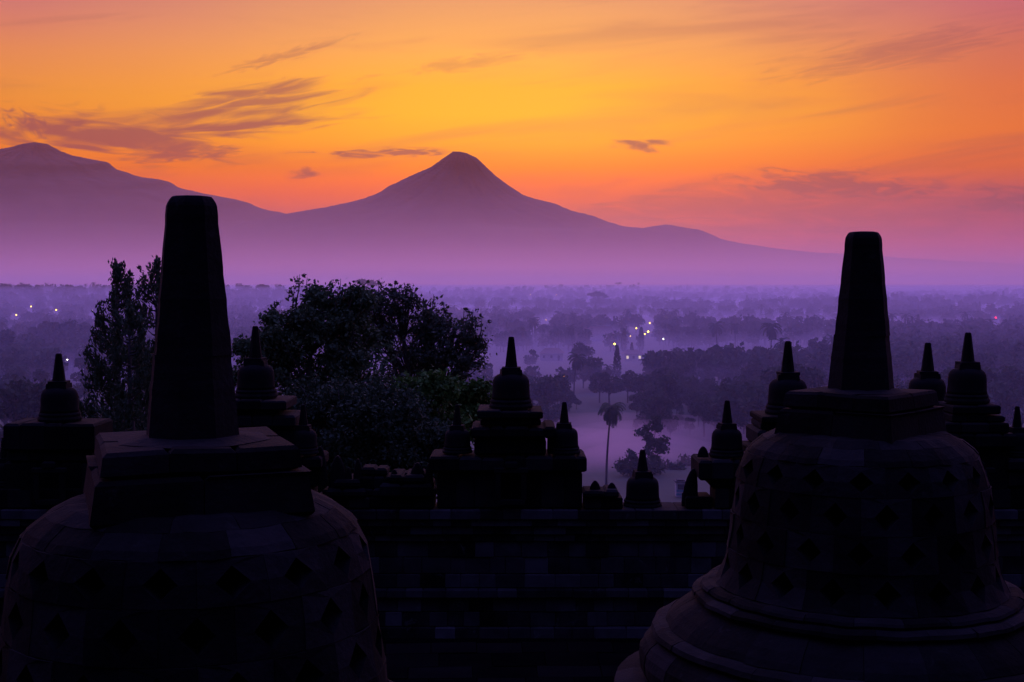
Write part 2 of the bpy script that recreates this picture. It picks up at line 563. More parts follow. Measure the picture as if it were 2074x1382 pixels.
mer_r = rel([(930, 309), (945, 312), (966, 322), (985, 340), (1003, 357), (1030, 377), (1060, 396), (1085, 404), (1110, 410), (1125, 414), (1155, 427), (1200, 438),
             (1230, 450), (1262, 460), (1300, 463), (1325, 459), (1350, 456), (1385, 462), (1412, 465), (1432, 473), (1455, 484), (1500, 494), (1560, 503), (1620, 510), (1690, 514),
             (1760, 519), (1850, 525), (1930, 530), (2000, 533), (2074, 543), (2300, 562), (2500, 585)], 930)
mer_l = rel([(930, 309), (918, 309), (905, 318), (888, 330), (872, 341), (850, 350), (832, 358), (800, 374), (788, 379), (770, 391), (740, 403), (700, 413), (660, 421), (610, 429),
             (570, 436), (500, 452), (400, 480), (250, 520), (0, 560), (-400, 585)], 930)
mountain('mountain', 'steep pointed volcano in the middle of the skyline, hazy mauve', 930, 27500, mer_l, mer_r, 0.9, 0.0, 1650)
mb_r = rel([(75, 290), (100, 294), (125, 308), (150, 317), (190, 325), (218, 330), (235, 344), (255, 350), (290, 361), (320, 364), (342, 369), (358, 380), (390, 387), (430, 396), (470, 403), (500, 410),
            (520, 420), (545, 427), (575, 433), (620, 444), (700, 462), (850, 500), (1050, 545), (1300, 585)], 75)
mb_l = rel([(75, 290), (50, 294), (30, 300), (0, 306), (-60, 322), (-140, 352), (-260, 400), (-420, 455), (-640, 520), (-900, 565), (-1100, 585)], 75)
mountain('mountain', 'broad rounded mountain filling the left of the skyline, hazy violet', 75, 31500, mb_l, mb_r, 1.0, 2.4, 1250)

# ------------------------------------------------------------------ temple platform
TC = (0.8, -14.0)


def disc(name, label, r, z0, z1, mat, n=128):
    """A round stone terrace made of paved rings and a coursed rim."""
    b = MB()
    b.lathe([(r, z0), (r, z1 - 0.004)], n, 0.4, (TC[0], TC[1], 0), False, True)
    ring = r - 0.02
    while ring > max(0.5, r - 16):
        wd = random.uniform(0.42, 0.6)
        nb_ = int(2 * math.pi * ring / random.uniform(0.55, 0.8))
        off = random.random()
        for k in range(nb_):
            a0 = 2 * math.pi * (k + off) / nb_; a1 = 2 * math.pi * (k + 1 + off) / nb_
            am = (a0 + a1) / 2
            if math.sin(am) < -0.1: continue
            dz_ = random.uniform(0.0, 0.018)
            ga = 0.006 / ring
            pts = []
            for rr_, aa in ((ring - wd + 0.008, a0 + ga), (ring, a0 + ga), (ring, a1 - ga), (ring - wd + 0.008, a1 - ga)):
                pts.append((TC[0] + rr_ * math.cos(aa), TC[1] + rr_ * math.sin(aa)))
            vs = [(x, y, z1 - 0.002) for x, y in pts] + [(x, y, z1 + 0.012 + dz_) for x, y in pts]
            b.add(vs, [(4, 5, 6, 7), (0, 1, 5, 4), (1, 2, 6, 5), (2, 3, 7, 6), (3, 0, 4, 7)], random.random())
        ring -= wd
    o = b.build(name, mat)
    return tag(o, label, 'terrace', kind='structure')


FLOOR = EYE - 4.7
disc('terrace_floor', 'round paved stone terrace carrying the large bell stupas', 30.9, 31.0, FLOOR, M_FLOOR)
disc('terrace_floor', 'upper round stone terrace underneath the viewpoint', 16.4, 33.0, EYE - 1.7, M_FLOOR, 96)
LOW = EYE - 6.75
pf = MB()
pf.box((0, 6, LOW - 3.0), (46, 30, 3.0), 0.4)
for i in range(60):
    for j in range(16):
        x = -24 + i * 0.8 + (j % 2) * 0.4; y = 16.5 + j * 0.62
        pf.box((x, y, LOW + 0.004 + random.uniform(0.0, .012)), (0.39, 0.30, 0.012), random.random())
tag(pf.build('plateau_floor', M_FLOOR), 'square paved plateau below the round terraces', 'terrace', kind='structure')


# ------------------------------------------------------------------ large perforated stupas
def ring_course(b, poly, n, jit=0.014, gap=0.0025, tone=None, off=None, k=4):
    off = random.random() if off is None else off
    rm = max(r for r, z in poly)
    for i in range(n):
        a0 = 2 * math.pi * (i + off) / n + gap / rm
        a1 = 2 * math.pi * (i + 1 + off) / n - gap / rm
        dr = random.uniform(-jit, jit)
        b.wedge([(r + dr, z + random.uniform(-0.002, 0.002)) for r, z in poly], a0, a1, k, random.random() if tone is None else tone)


def make_stupa(mat):
    root = empty('bell_stupa')
    # --- lotus pedestal, all in wedge-shaped stones
    b = MB()
    ring_course(b, [(1.6, 0.0), (2.70, 0.0), (2.73, 0.10), (2.70, 0.18), (2.50, 0.24), (1.6, 0.24)], 26)
    ring_course(b, [(1.5, 0.25), (2.36, 0.25), (2.42, 0.36), (2.44, 0.47), (2.42, 0.58), (2.36, 0.66), (2.28, 0.72), (1.5, 0.72)], 24)
    ring_course(b, [(1.4, 0.73), (2.27, 0.73), (2.31, 0.77), (2.29, 0.82), (2.22, 0.85), (2.14, 0.86), (1.4, 0.86)], 24)
    ring_course(b, [(1.3, 0.865), (2.15, 0.865), (2.10, 0.93), (2.0, 1.02), (1.86, 1.11), (1.78, 1.14), (1.3, 1.14)], 22)
    ring_course(b, [(1.2, 1.145), (1.80, 1.145), (1.85, 1.18), (1.84, 1.22), (1.76, 1.25), (1.2, 1.25)], 22)
    ring_course(b, [(1.2, 1.255), (1.72, 1.255), (1.74, 1.28), (1.72, 1.31), (1.66, 1.335), (1.2, 1.335)], 22)
    b.build('base', mat, root)
    # --- bell of pierced stones
    prof_z = [1.335, 1.42, 1.55, 1.75, 2.10, 2.45, 2.70, 2.85, 2.96, 3.02, 3.06]
    prof_r = [1.60, 1.53, 1.48, 1.455, 1.41, 1.37, 1.31, 1.22, 1.08, 0.95, 0.80]
    rz = lambda z: float(np.interp(z, prof_z, prof_r))
    b = MB()
    N = 17
    rows = [(1.345, 1.735), (1.74, 2.115), (2.12, 2.495), (2.50, 2.80)]
    th = 0.22
    for ri, (z0, z1) in enumerate(rows):
        for c_ in range(N):
            off = 0.5 * (ri % 2)
            A0 = 2 * math.pi * (c_ + off) / N; dA = 2 * math.pi / N
            dr = random.uniform(-0.012, 0.012)
            ha = 0.25; hb = 0.36
            def P(u, v, inner=0.0):
                e = 0.002
                uu = e + u * (1 - 2 * e)
                z = z0 + (z1 - z0) * v
                a = A0 + dA * uu
                r = rz(z) + dr - inner + .012 * math.sin(7 * a + 9 * z) * math.sin(13 * a - 5 * z + 1)
                return (r * math.cos(a), r * math.sin(a), z)
            outer = [(0, 0), (.25, 0), (.5, 0), (.75, 0), (1, 0), (1, .5), (1, 1), (.75, 1), (.5, 1), (.25, 1), (0, 1), (0, .5)]
            hole = [(.5, .5 - hb), (.5 + ha, .5), (.5, .5 + hb), (.5 - ha, .5)]
            uv = outer + hole
            vs = [P(u, v) for u, v in uv] + [P(u, v, th) for u, v in uv]
            f1 = [(0, 1, 2, 12), (2, 3, 4, 12), (4, 5, 13, 12), (5, 6, 14, 13), (6, 7, 8, 14), (8, 9, 10, 14), (10, 11, 15, 14), (11, 0, 12, 15)]
            fs = list(f1) + [tuple(reversed([i + 16 for i in f])) for f in f1]
            for i in range(12):
                j = (i + 1) % 12; fs.append((j, i, i + 16, j + 16))
            for i in range(4):
                j = 12 + (i + 1) % 4; i2 = 12 + i; fs.append((i2, j, j + 16, i2 + 16))
            b.add(vs, fs, random.random())
    ring_course(b, [(1.0, 2.805), (rz(2.805), 2.805), (rz(2.86), 2.86), (rz(2.91), 2.91), (rz(2.96), 2.96), (1.0, 2.955)], 16, 0.012)
    ring_course(b, [(0.5, 2.90), (rz(2.962) - .004, 2.962), (rz(3.0), 3.0), (0.93, 3.03), (0.5, 3.05)], 14, 0.006)
    b.build('bell', mat, root)
    b = MB(); b.lathe([(1.22, 1.30), (1.18, 2.3), (1.05, 2.78), (0.7, 2.89)], 32, .2); b.build('light_stop', mat, root)  # added filler inside the bell, blocks sky light through the pierced openings
    # --- harmika: two square courses of big stones
    b = MB()
    v0_ = len(b.v)
    for zc_, hz_, h_ in ((3.135, 0.160, 0.80), (3.393, 0.095, 0.715)):
        m_ = 2 if hz_ > 0.1 else 3
        for i in range(m_):
            for j in range(2):
                wx = 2 * h_ / m_; wy = h_
                b.box((-h_ + wx * (i + .5), -h_ + wy * (j + .5), zc_ + random.uniform(-.004, .004)), (wx / 2 - .004, wy / 2 - .004, hz_), random.random(), bev=0.03)
    # worn, sloping sides: narrower towards the top and a little uneven
    for i_, (x_, y_, z_) in enumerate(b.v):
        f_ = 1.0 - .07 * max(0, (z_ - 2.97) / .33 if z_ < 3.297 else (z_ - 3.297) / .5)
        n_ = .012 * math.sin(6 * x_ + 9 * z_) * math.sin(7 * y_ - 5 * z_)
        b.v[i_] = (x_ * f_ + n_, y_ * f_ + n_, z_ + .008 * math.sin(5 * x_) * math.sin(4 * y_ + 1))
    b.box((0, 0, 2.97), (0.60, 0.60, 0.045), 0.4)
    # worn hump round the foot of the spire
    b.lathe([(0.60, 3.487), (0.50, 3.50), (0.38, 3.52)], 8, 0.9, (0, 0, 0), False, True, ph=R(22.5))
    b.build('harmika', mat, root)
    # --- octagonal spire in three drums
    b = MB()
    zs = [3.50, 4.14, 4.80, 5.34]
    rb = lambda z: 0.366 + (z - 3.50) / (5.34 - 3.50) * (0.188 - 0.366)
    for i in range(3):
        z0, z1 = zs[i], zs[i + 1]
        o_ = (random.uniform(-.006, .006), random.uniform(-.006, .006), 0)
        pr = [(rb(z0) * .992, z0 - (.01 if i else 0)), (rb(z1), z1)]
        if i == 2:
            pr = [(rb(z0) * .992, z0 - .01), (rb(5.26), 5.26), (0.187, 5.285), (0.176, 5.312), (0.155, 5.331), (0.12, 5.338), (0.05, 5.342)]
        fine = []
        for (r0, q0), (r1, q1) in zip(pr[:-1], pr[1:]):
            m_ = max(1, int((q1 - q0) / .06))
            for j in range(m_): fine.append((r0 + (r1 - r0) * j / m_ + random.uniform(-.004, .004), q0 + (q1 - q0) * j / m_))
        fine.append(pr[-1])
        b.lathe(fine, 8, random.uniform(.3, .6), o_, False, True, ph=R(22.5))
    b.build('spire', mat, root)
    return root


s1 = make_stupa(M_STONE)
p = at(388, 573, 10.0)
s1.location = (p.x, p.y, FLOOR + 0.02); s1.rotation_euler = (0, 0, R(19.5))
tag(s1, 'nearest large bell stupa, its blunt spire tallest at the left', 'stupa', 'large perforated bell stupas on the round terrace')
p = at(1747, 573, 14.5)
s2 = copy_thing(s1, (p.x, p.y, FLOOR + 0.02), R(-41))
tag(s2, 'large bell stupa at the right with pierced diamond openings and ringed lotus base', 'stupa')
for ch in s2.children:
    if ch.name.startswith('base'): ch.rotation_euler = (0, 0, R(9))
    if ch.name.startswith('harmika'): ch.scale = (.88, .88, 1)
    if ch.name.startswith('spire'): ch.scale = (1, 1, .9486); ch.location = (0, 0, .179); ch.rotation_euler = (0, 0, R(14))

# ------------------------------------------------------------------ balustrade with shrines and small stupas
WD = 24.5
KM = (WD + .4) / FPX                       # metres per photo pixel at the wall


def zpx(y): return EYE - (y - 573) * KM
def xpx(x): return (x - 1037) * KM


def course_blocks(b, x0, x1, z0, z1, yf, depth, wmin=0.3, wmax=0.62, jit=0.02, bev=0.015, erode=0.0):
    if x1 - x0 > .12 and z1 - z0 > .08: b.box(((x0 + x1) / 2, yf + depth / 2 + .01, (z0 + z1) / 2 - erode / 2), ((x1 - x0) / 2 - .05, depth / 2 - .06, (z1 - z0 - erode) / 2 - .012), .1)
    x = x0
    while x < x1 - 1e-4:
        wv = random.uniform(wmin, wmax)
        if x1 - (x + wv) < wmin * 0.7: wv = x1 - x
        dj = random.uniform(-jit, jit)
        ea = random.uniform(-.05, .05) if x == x0 else 0
        eb = random.uniform(-.05, .05) if abs(x + wv - x1) < 1e-4 else 0
        top = z1 - (random.uniform(0, erode) if random.random() < 0.4 else 0)
        b.box((x + wv / 2 + (ea + eb) / 2, yf + depth / 2 + dj, (z0 + top) / 2), (wv / 2 - 0.004 + (eb - ea) / 2, depth / 2, (top - z0) / 2 - 0.003), random.random() ** 1.3, bev=bev)
        x += wv


wall = empty('balustrade_wall', (0, WD, LOW))
tag(wall, 'long coursed stone balustrade wall crossing behind the large stupas', 'wall')
b = MB()
oy = -WD; oz = -LOW
XL, XR = xpx(-1100), xpx(3200)
# (y_top, y_bottom, forward offset in m): courses read off the photograph, mouldings stand proud
courses = [(1027, 1047, -0.10), (1047, 1062, -0.04), (1062, 1080, 0.04), (1080, 1095, 0.10), (1095, 1128, 0.16), (1128, 1162, 0.16), (1162, 1190, 0.14), (1190, 1207, -0.02),
           (1207, 1238, 0.10), (1238, 1268, 0.10), (1268, 1300, 0.02), (1300, 1328, -0.12)]
for (y0, y1, o_) in courses:
    course_blocks(b, XL, XR, zpx(y1) + oz, zpx(y0) + oz, o_, 0.75 - o_ + 0.1, 0.28, 0.62, 0.02)
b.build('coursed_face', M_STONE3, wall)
b = MB()
course_blocks(b, xpx(1182), xpx(1258), zpx(1027) + oz, zpx(1004) + oz, 0.0, 0.7, 0.25, 0.4, 0.02, 0.02)
course_blocks(b, xpx(1180), xpx(1256), zpx(1004) + oz, zpx(987) + oz, -0.05, 0.7, 0.3, 0.4, 0.03, 0.04, 0.03)
course_blocks(b, xpx(1385), xpx(1440), zpx(1027) + oz, zpx(1002) + oz, 0.0, 0.6, 0.25, 0.5, 0.03, 0.03)
course_blocks(b, xpx(640), xpx(880), zpx(1027) + oz, zpx(1003) + oz, 0.0, 0.7, 0.25, 0.5, 0.03, 0.03)
course_blocks(b, xpx(655), xpx(880), zpx(1003) + oz, zpx(986) + oz, 0.05, 0.5, 0.25, 0.5, 0.03, 0.03, 0.05)
course_blocks(b, xpx(-1100), xpx(640), zpx(1027) + oz, zpx(985) + oz, 0.0, 0.7, 0.25, 0.5, 0.03, 0.03)
course_blocks(b, xpx(1440), xpx(3200), zpx(1027) + oz, zpx(985) + oz, 0.0, 0.7, 0.25, 0.5, 0.03, 0.03)
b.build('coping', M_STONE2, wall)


def stupa_parts(root, w_, z0, spire=1.63, yo=0.45, top_w=0.16, mat=M_STONE2, worn=0.02):
    """Bell, harmika and spire of a small stupa; w_ is the bell's half width, z0 the foot height in local metres."""
    def wob(): return random.uniform(-worn, worn) * w_
    b = MB()
    b.lathe([(1.16 * w_, 0), (1.18 * w_, .12 * w_), (1.13 * w_, .22 * w_), (1.08 * w_, .25 * w_)], 24, .4, (0, yo, z0), False)
    b.lathe([(1.10 * w_, .25 * w_), (1.12 * w_, .36 * w_), (1.06 * w_, .46 * w_)], 24, .55, (wob(), yo, z0), False)
    b.lathe([(1.04 * w_, .46 * w_), (1.01 * w_, .62 * w_), (.995 * w_, .9 * w_), (.99 * w_, 1.2 * w_), (.96 * w_, 1.45 * w_), (.88 * w_, 1.62 * w_), (.75 * w_, 1.74 * w_), (.6 * w_, 1.80 * w_)],
            32, .45, (0, yo, z0))
    b.build('bell', mat, root)
    b = MB()
    b.box((wob(), yo, z0 + 1.90 * w_), (.56 * w_, .56 * w_, .13 * w_), .5, R(random.uniform(-8, 8)), taper=.95)
    b.box((wob(), yo, z0 + 2.09 * w_), (.50 * w_, .50 * w_, .075 * w_), .6, R(random.uniform(-8, 8)), bev=.02 * w_)
    b.build('harmika', mat, root)
    b = MB()
    h = spire * w_; zb = z0 + 2.15 * w_
    b.lathe([(.36 * w_, zb), (.345 * w_, zb + .06 * h), (.30 * w_, zb + .3 * h), (top_w * 1.08 * w_, zb + .93 * h), (top_w * .98 * w_, zb + .975 * h), (top_w * .7 * w_, zb + h)],
            8, .4, (wob(), yo, 0), False, True, ph=R(22.5))
    b.build('spire', mat, root)


def small_stupa(px, y_foot, half_px, label, spire=1.63, dd=0.0, foot_blocks=True):
    d = WD + dd
    k = (d + .45) / FPX
    x = (px - 1037) * k; z = EYE - (y_foot - 573) * k
    root = empty('small_stupa', (x, d, z))
    w_ = half_px * k
    stupa_parts(root, w_, 0.0, spire)
    return tag(root, label, 'stupa', 'small stupas along the balustrade')


def shrine(px, y_top, half_px, tiers, label, spire=1.63, dd=0.0, niche=True):
    """A niche shrine: tiers (y0, y1, half width, proud) of blocks, crowned by a stupa."""
    d = WD + dd
    k = (d + .45) / FPX
    yf = tiers[0][0]
    x = (px - 1037) * k; zt = EYE - (yf - 573) * k
    zb = EYE - (1027 - 573) * KM
    root = empty('niche_shrine', (x, d, zb))
    cor = MB(); body = MB()
    for i, (y0, y1, hw, pr) in enumerate(tiers):
        if y0 >= 1027: continue
        z1 = EYE - (y0 - 573) * k - zb
        z0 = EYE - (min(y1, 1027) - 573) * k - zb + 0.001
        if isinstance(hw, tuple): a, c_ = hw
        else: a = c_ = hw
        t = cor if pr > 0.05 else body
        big = (z1 - z0) > 0.22
        course_blocks(t, -a * k, c_ * k, z0, z1, -pr, 0.9 + pr + min(0.3, pr), 0.25, 0.55, 0.02, 0.045 if big else 0.025, 0.03)
    body.build('body', M_STONE2, root)
    cor.build('cornice', M_STONE2, root)
    if niche:
        b = MB()
        yb = tiers[-1]
        b.box((0, -0.16, 0.16), (0.26, 0.04, 0.05), .5, bev=.01)
        for s_ in (-1, 1): b.box((s_ * .24, -0.16, 0.46), (0.05, 0.04, 0.25), .4, bev=.01)
        b.box((0, -0.17, 0.76), (0.32, 0.05, 0.05), .6, bev=.015)
        b.box((0, -0.19, 0.86), (0.12, 0.05, 0.07), .6, bev=.03)
        b.build('niche_frame', M_STONE2, root)
    stupa_parts(root, half_px * k, zt - zb, spire)
    return tag(root, label, 'shrine', 'stupa-topped shrines on the balustrade')


G1 = 'dark block shrine topped by a stupa, '
shrine(118, 716, 37, [(852, 909, (97, 93), 0.12), (909, 930, (88, 84), 0.0), (930, 1027, (100, 92), -0.02)],
       'square block shrine with stupa at far left, standing clear against the mist', 1.52)
shrine(517, 668, 37, [(805, 826, (52, 70), 0.16), (826, 836, (60, 60), 0.0), (836, 862, (90, 88), 0.10), (862, 1027, (84, 84), 0.0)],
       'stupa-topped shrine between the left spire and the leafy tree', 1.75)
shrine(1035, 680, 38, [(826, 843, (66, 65), 0.18), (843, 858, (58, 58), 0.02), (858, 882, (84, 86), 0.20), (882, 918, (74, 74), 0.0),
                       (918, 950, (160, 156), 0.14), (950, 1027, (148, 145), -0.02)],
       'tall stepped shrine in the centre, its stupa highest in the middle of the wall', 1.63)
shrine(1597, 682, 39, [(838, 852, (62, 62), 0.16), (852, 866, (66, 66), 0.04), (866, 900, (76, 76), 0.16), (900, 918, (90, 90), 0.10), (918, 1027, (70, 86), 0.0)],
       'stupa-topped shrine partly hidden behind the right large stupa', 1.62)
shrine(1880, 688, 37, [(832, 850, (60, 60), 0.12), (850, 1027, (64, 64), 0.0)],
       'shrine stupa just right of the right large spire, left of a pair', 1.57, 1.2)
shrine(1961, 690, 38, [(815, 835, (46, 46), 0.10), (835, 851, (53, 53), 0.06), (851, 872, (60, 62), 0.14), (872, 902, (70, 78), 0.2), (902, 1027, (70, 72), 0.0)],
       'stepped shrine stupa near the right edge, right of a pair', 1.57)

small_stupa(613, 920, 27, 'small stupa left of the leafy tree foot, beside the taller shrine stupa', 1.55, -0.3)
small_stupa(926, 918, 26, 'small stupa on the left shoulder of the central shrine', 1.6, -0.15)
small_stupa(1143, 919, 28.5, 'small stupa on the right shoulder of the central shrine', 1.5, -0.15)
small_stupa(1303, 1028, 33.5, 'low small stupa alone on the wall before the misty meadow', 1.3)
small_stupa(1474, 925, 31, 'small stupa left of the right large stupa, on a cornice block', 1.5, -0.1)
small_stupa(2064, 925, 27, 'small stupa cut by the right edge of the picture', 1.6, -0.1)
small_stupa(4, 985, 26, 'small stupa cut by the left edge of the picture', 1.6, -0.1)
small_stupa(272, 985, 26, 'small stupa peeping out behind the left large stupa, left of its spire', 1.6, 0.2)
small_stupa(421, 985, 26, 'small stupa behind the spire foot of the left large stupa', 1.6, 0.2)


def pier(px, tiers, label, dd=0.0, name='wall_pier'):
    d = WD + dd; k = (d + .4) / FPX
    zb = EYE - (1027 - 573) * k
    b = MB()
    for (y0, y1, a, c_, pr) in tiers:
        course_blocks(b, -a * k, c_ * k, EYE - (y1 - 573) * k - zb, EYE - (y0 - 573) * k - zb, -pr, 0.85 + 2 * pr, 0.25, 0.5, 0.02, 0.045, 0.02)
    o = b.build(name, M_STONE2)
    o.location = ((px - 1037) * k, d, zb)
    return tag(o, label, 'pier', 'block piers under the small stupas')


pier(613, [(920, 945, 40, 42, 0.10), (945, 984, 34, 36, 0.0)], 'block pier under the small stupa by the leafy tree')
pier(1474, [(926, 968, 66, 36, 0.12), (968, 984, 40, 40, 0.0)], 'cornice block pier under the small stupa left of the right large stupa')
pier(2064, [(925, 950, 40, 42, 0.10), (950, 984, 34, 36, 0.0)], 'block pier under the small stupa at the right edge')


def antefix(px, y0, y1, half, label, lean=0.0, dd=-0.1, base=None):
    """An upright leaf-shaped stone, rounded and worn at the top."""
    d = WD + dd; k = (d + .35) / FPX
    h = (y1 - y0) * k; w_ = half * k
    b = MB()
    sec = [(0, 1.0), (.12, 1.05), (.3, .98), (.55, .85), (.75, .66), (.9, .42), (.97, .25), (1.0, .1)]
    vs = []; fs = []
    n = 12
    for t_, s_ in sec:
        for j in range(n):
            a = 2 * math.pi * j / n
            vs.append((w_ * s_ * math.cos(a) + lean * h * t_ ** 1.5, .45 * w_ * (0.5 + .5 * s_) * math.sin(a) * 1.3 + .3, h * t_))
    for i in range(len(sec) - 1):
        for j in range(n):
            p_ = i * n + j; q2 = i * n + (j + 1) % n
            fs.append((p_, q2, q2 + n, p_ + n))
    fs.append(tuple((len(sec) - 1) * n + j for j in range(n)))
    b.add(vs, fs, .4)
    o = b.build('antefix_stone', M_STONE2)
    o.location = ((px - 1037) * k, d, EYE - (y1 - 573) * k)
    return tag(o, label, 'carved stone', 'upright carved stones on the balustrade')


antefix(683, 924, 1000, 19, 'upright pointed stone on the wall right of the left large stupa')
antefix(724, 930, 1000, 11, 'slim upright stone second right of the left large stupa')
antefix(845, 938, 1000, 19, 'low rounded stone left of the central shrine')
antefix(1398, 950, 1027, 16, 'leaning rounded stone beside the pier left of the right large stupa', 0.10)
antefix(648, 905, 985, 14, 'worn upright stone right against the left small pier')
antefix(1118, 872, 919, 9, 'little worn stone tucked between central shrine and its right small stupa', -0.1)
antefix(18, 898, 985, 10, 'thin upright stone at the far left below the square block shrine')
antefix(2022, 898, 985, 12, 'worn upright stone between the two rightmost stupas', 0.1)
antefix(705, 948, 1000, 9, 'short blunt stone third right of the left large stupa')
antefix(798, 952, 1000, 12, 'worn stone just right of the stepped heap of stones')
antefix(822, 958, 1000, 9, 'small low stone between the heap of stones and the rounded stone')
antefix(868, 940, 1000, 10, 'narrow stone touching the left end of the central shrine')
antefix(1206, 975, 1004, 12, 'low broken stone on the wall just right of the central shrine')
antefix(1240, 979, 1004, 11, 'low broken stone at the right end of the short wall step')
antefix(1425, 905, 927, 11, 'small worn stone left on the cornice block of the right pier')
antefix(1836, 872, 985, 13, 'worn upright stone just right of the right large stupa block')
antefix(220, 900, 985, 13, 'worn upright stone between square block shrine and left large stupa')
pier(815, [(958, 975, 30, 46, 0.05), (975, 1003, 48, 58, 0.10)], 'stepped blocks left of the central shrine')
pier(706, [(968, 985, 22, 28, 0.04), (985, 1003, 40, 44, 0.10)], 'stepped blocks right of the left large stupa')
b = MB()
course_blocks(b, -36 * KM, 36 * KM, 0, 26 * KM, 0, .6, .2, .35, .02, .03)
course_blocks(b, -26 * KM, 28 * KM, 26 * KM, 44 * KM, .05, .5, .2, .35, .02, .04, .03)
o = b.build('stone_stack', M_STONE2); o.location = (xpx(762), WD + 0.1, zpx(989))
tag(o, 'broad stepped heap of stones on the wall under the leafy tree', 'stones')


# ------------------------------------------------------------------ trees
def leaf_quads(C, size, up=0.0, aspect=1.6):
    """Arrays of small diamond leaves at centres C."""
    n = len(C)
    a = rng.normal(size=(n, 3)); a[:, 2] += up
    a /= np.linalg.norm(a, axis=1)[:, None]
    b_ = rng.normal(size=(n, 3)); b_ = np.cross(a, b_)
    b_ /= np.linalg.norm(b_, axis=1)[:, None] + 1e-9
    s_ = size * rng.uniform(0.6, 1.35, n)[:, None]
    a = a * s_ * aspect * 0.5; b_ = b_ * s_ * 0.5
    V = np.stack([C - a, C + b_ - a * 0.1, C + a, C - b_ - a * 0.1], 1).reshape(-1, 3)
    return V, np.arange(4 * n).reshape(-1, 4)


def blob_points(n, c, r, shell=0.45):
    """Points through an ellipsoid, denser towards its outside."""
    v = rng.normal(size=(n, 3)); v /= np.linalg.norm(v, axis=1)[:, None]
    rad = rng.uniform(0, 1, n) ** (1 / 3.0)
    rad = shell + (1 - shell) * rad
    rad = np.where(rng.uniform(size=n) < 0.25, rng.uniform(0.1, 1, n), rad)
    return np.asarray(c) + v * rad[:, None] * np.asarray(r)


def big_tree(name, label, cat, foot, blobs, leaf, clumps, per, spread, mat, trunk_r, sprigs=(), group=None, up=0.0, bough=.36, per_bough=9):
    """foot: world point; blobs: (centre, radius vector, weight). Limbs run to every clump."""
    root = empty(name, foot)
    F = np.array(foot)
    tot = sum(bw for _, _, bw in blobs)
    cl = []
    for c_, r_, bw in blobs:
        k = max(3, int(clumps * bw / tot))
        nb_ = max(4, int(k / per_bough))
        bc = blob_points(nb_, np.array(c_) - F, np.array(r_) * .95, 0.62)
        br = np.array(r_) * bough
        own = rng.integers(0, nb_, k)
        sc_ = rng.uniform(.55, 1.25, nb_)[own][:, None]
        cl.append(bc[own] + rng.normal(0, .5, (k, 3)) * br * sc_)
    tops = [np.array(c_) - F for c_, _, _ in blobs]
    b = MB()
    zmin = min(t_[2] - r_[2] for t_, (c_, r_, bw) in zip(tops, blobs))
    cen = np.mean(tops, 0)
    fork = np.array([cen[0] * .4, cen[1] * .4, max(2.0, zmin * 0.75)])
    b.tube([(0, 0, -1.0), tuple(fork * .5 + np.array([.2, 0, 0])), tuple(fork)], [trunk_r * 1.25, trunk_r, trunk_r * .8], 9)
    allc = []
    for t_, cs in zip(tops, cl):
        mid = fork * .45 + t_ * .55 + rng.normal(0, .3, 3)
        b.tube([tuple(fork), tuple(mid), tuple(t_)], [trunk_r * .6, trunk_r * .38, trunk_r * .2], 6)
        for c_ in cs:
            if rng.uniform() < .5:
                s0 = mid * .5 + t_ * .5 + (c_ - t_) * .1
                m2 = (s0 + c_) / 2 + rng.normal(0, .25, 3) + np.array([0, 0, .15])
                b.tube([tuple(s0), tuple(m2), tuple(c_)], [trunk_r * .13, trunk_r * .09, trunk_r * .04], 4)
            allc.append(c_)
    for sp, hh in sprigs:
        sp = np.array(sp) - F
        b.tube([tuple(sp - np.array([.3, 0, 1.8])), tuple(sp - np.array([.05, 0, .6])), tuple(sp + np.array([0, 0, hh * .4]))], [.06, .04, .015], 4)
        for kk in range(5): allc.append(sp + np.array([rng.normal(0, .22), rng.normal(0, .2), hh * (kk / 4 - .7)]))
    b.build('trunk', M_BARK, root)
    allc = np.array(allc)
    n_sp = 5 * len(sprigs)
    sd_ = np.full(len(allc), spread)
    if n_sp: sd_[-n_sp:] = spread * .42
    pn = np.full(len(allc), per)
    if n_sp: pn[-n_sp:] = max(6, per // 5)
    pn = (pn * rng.uniform(.5, 1.5, len(pn))).astype(int)
    ci = np.repeat(np.arange(len(allc)), pn)
    P_ = allc[ci] + rng.normal(0, 1, (len(ci), 3)) * sd_[ci][:, None] * np.array([1, 1, .75])
    V, Q_ = leaf_quads(P_, leaf, up)
    tn = np.clip(rng.uniform(.1, .9, len(allc))[ci] + rng.normal(0, .12, len(ci)), 0, 1)
    me = np_mesh('crown', V, Q_, tn)
    link('crown', me, root, [mat])
    return tag(root, label, cat, group)


def B(px, py, rpx, d, rz=1.0, dep=1.0, wgt=1.0, dd=0.0):
    k = d / FPX
    return (tuple(at(px, py, d + dd)), (rpx * k, rpx * k * dep, rpx * k * rz), wgt)


def gz(x, y): return float(ground_z(x, y))


def foot(px, d):
    x = (px - 1037) / FPX * d
    return (x, d, gz(x, d))


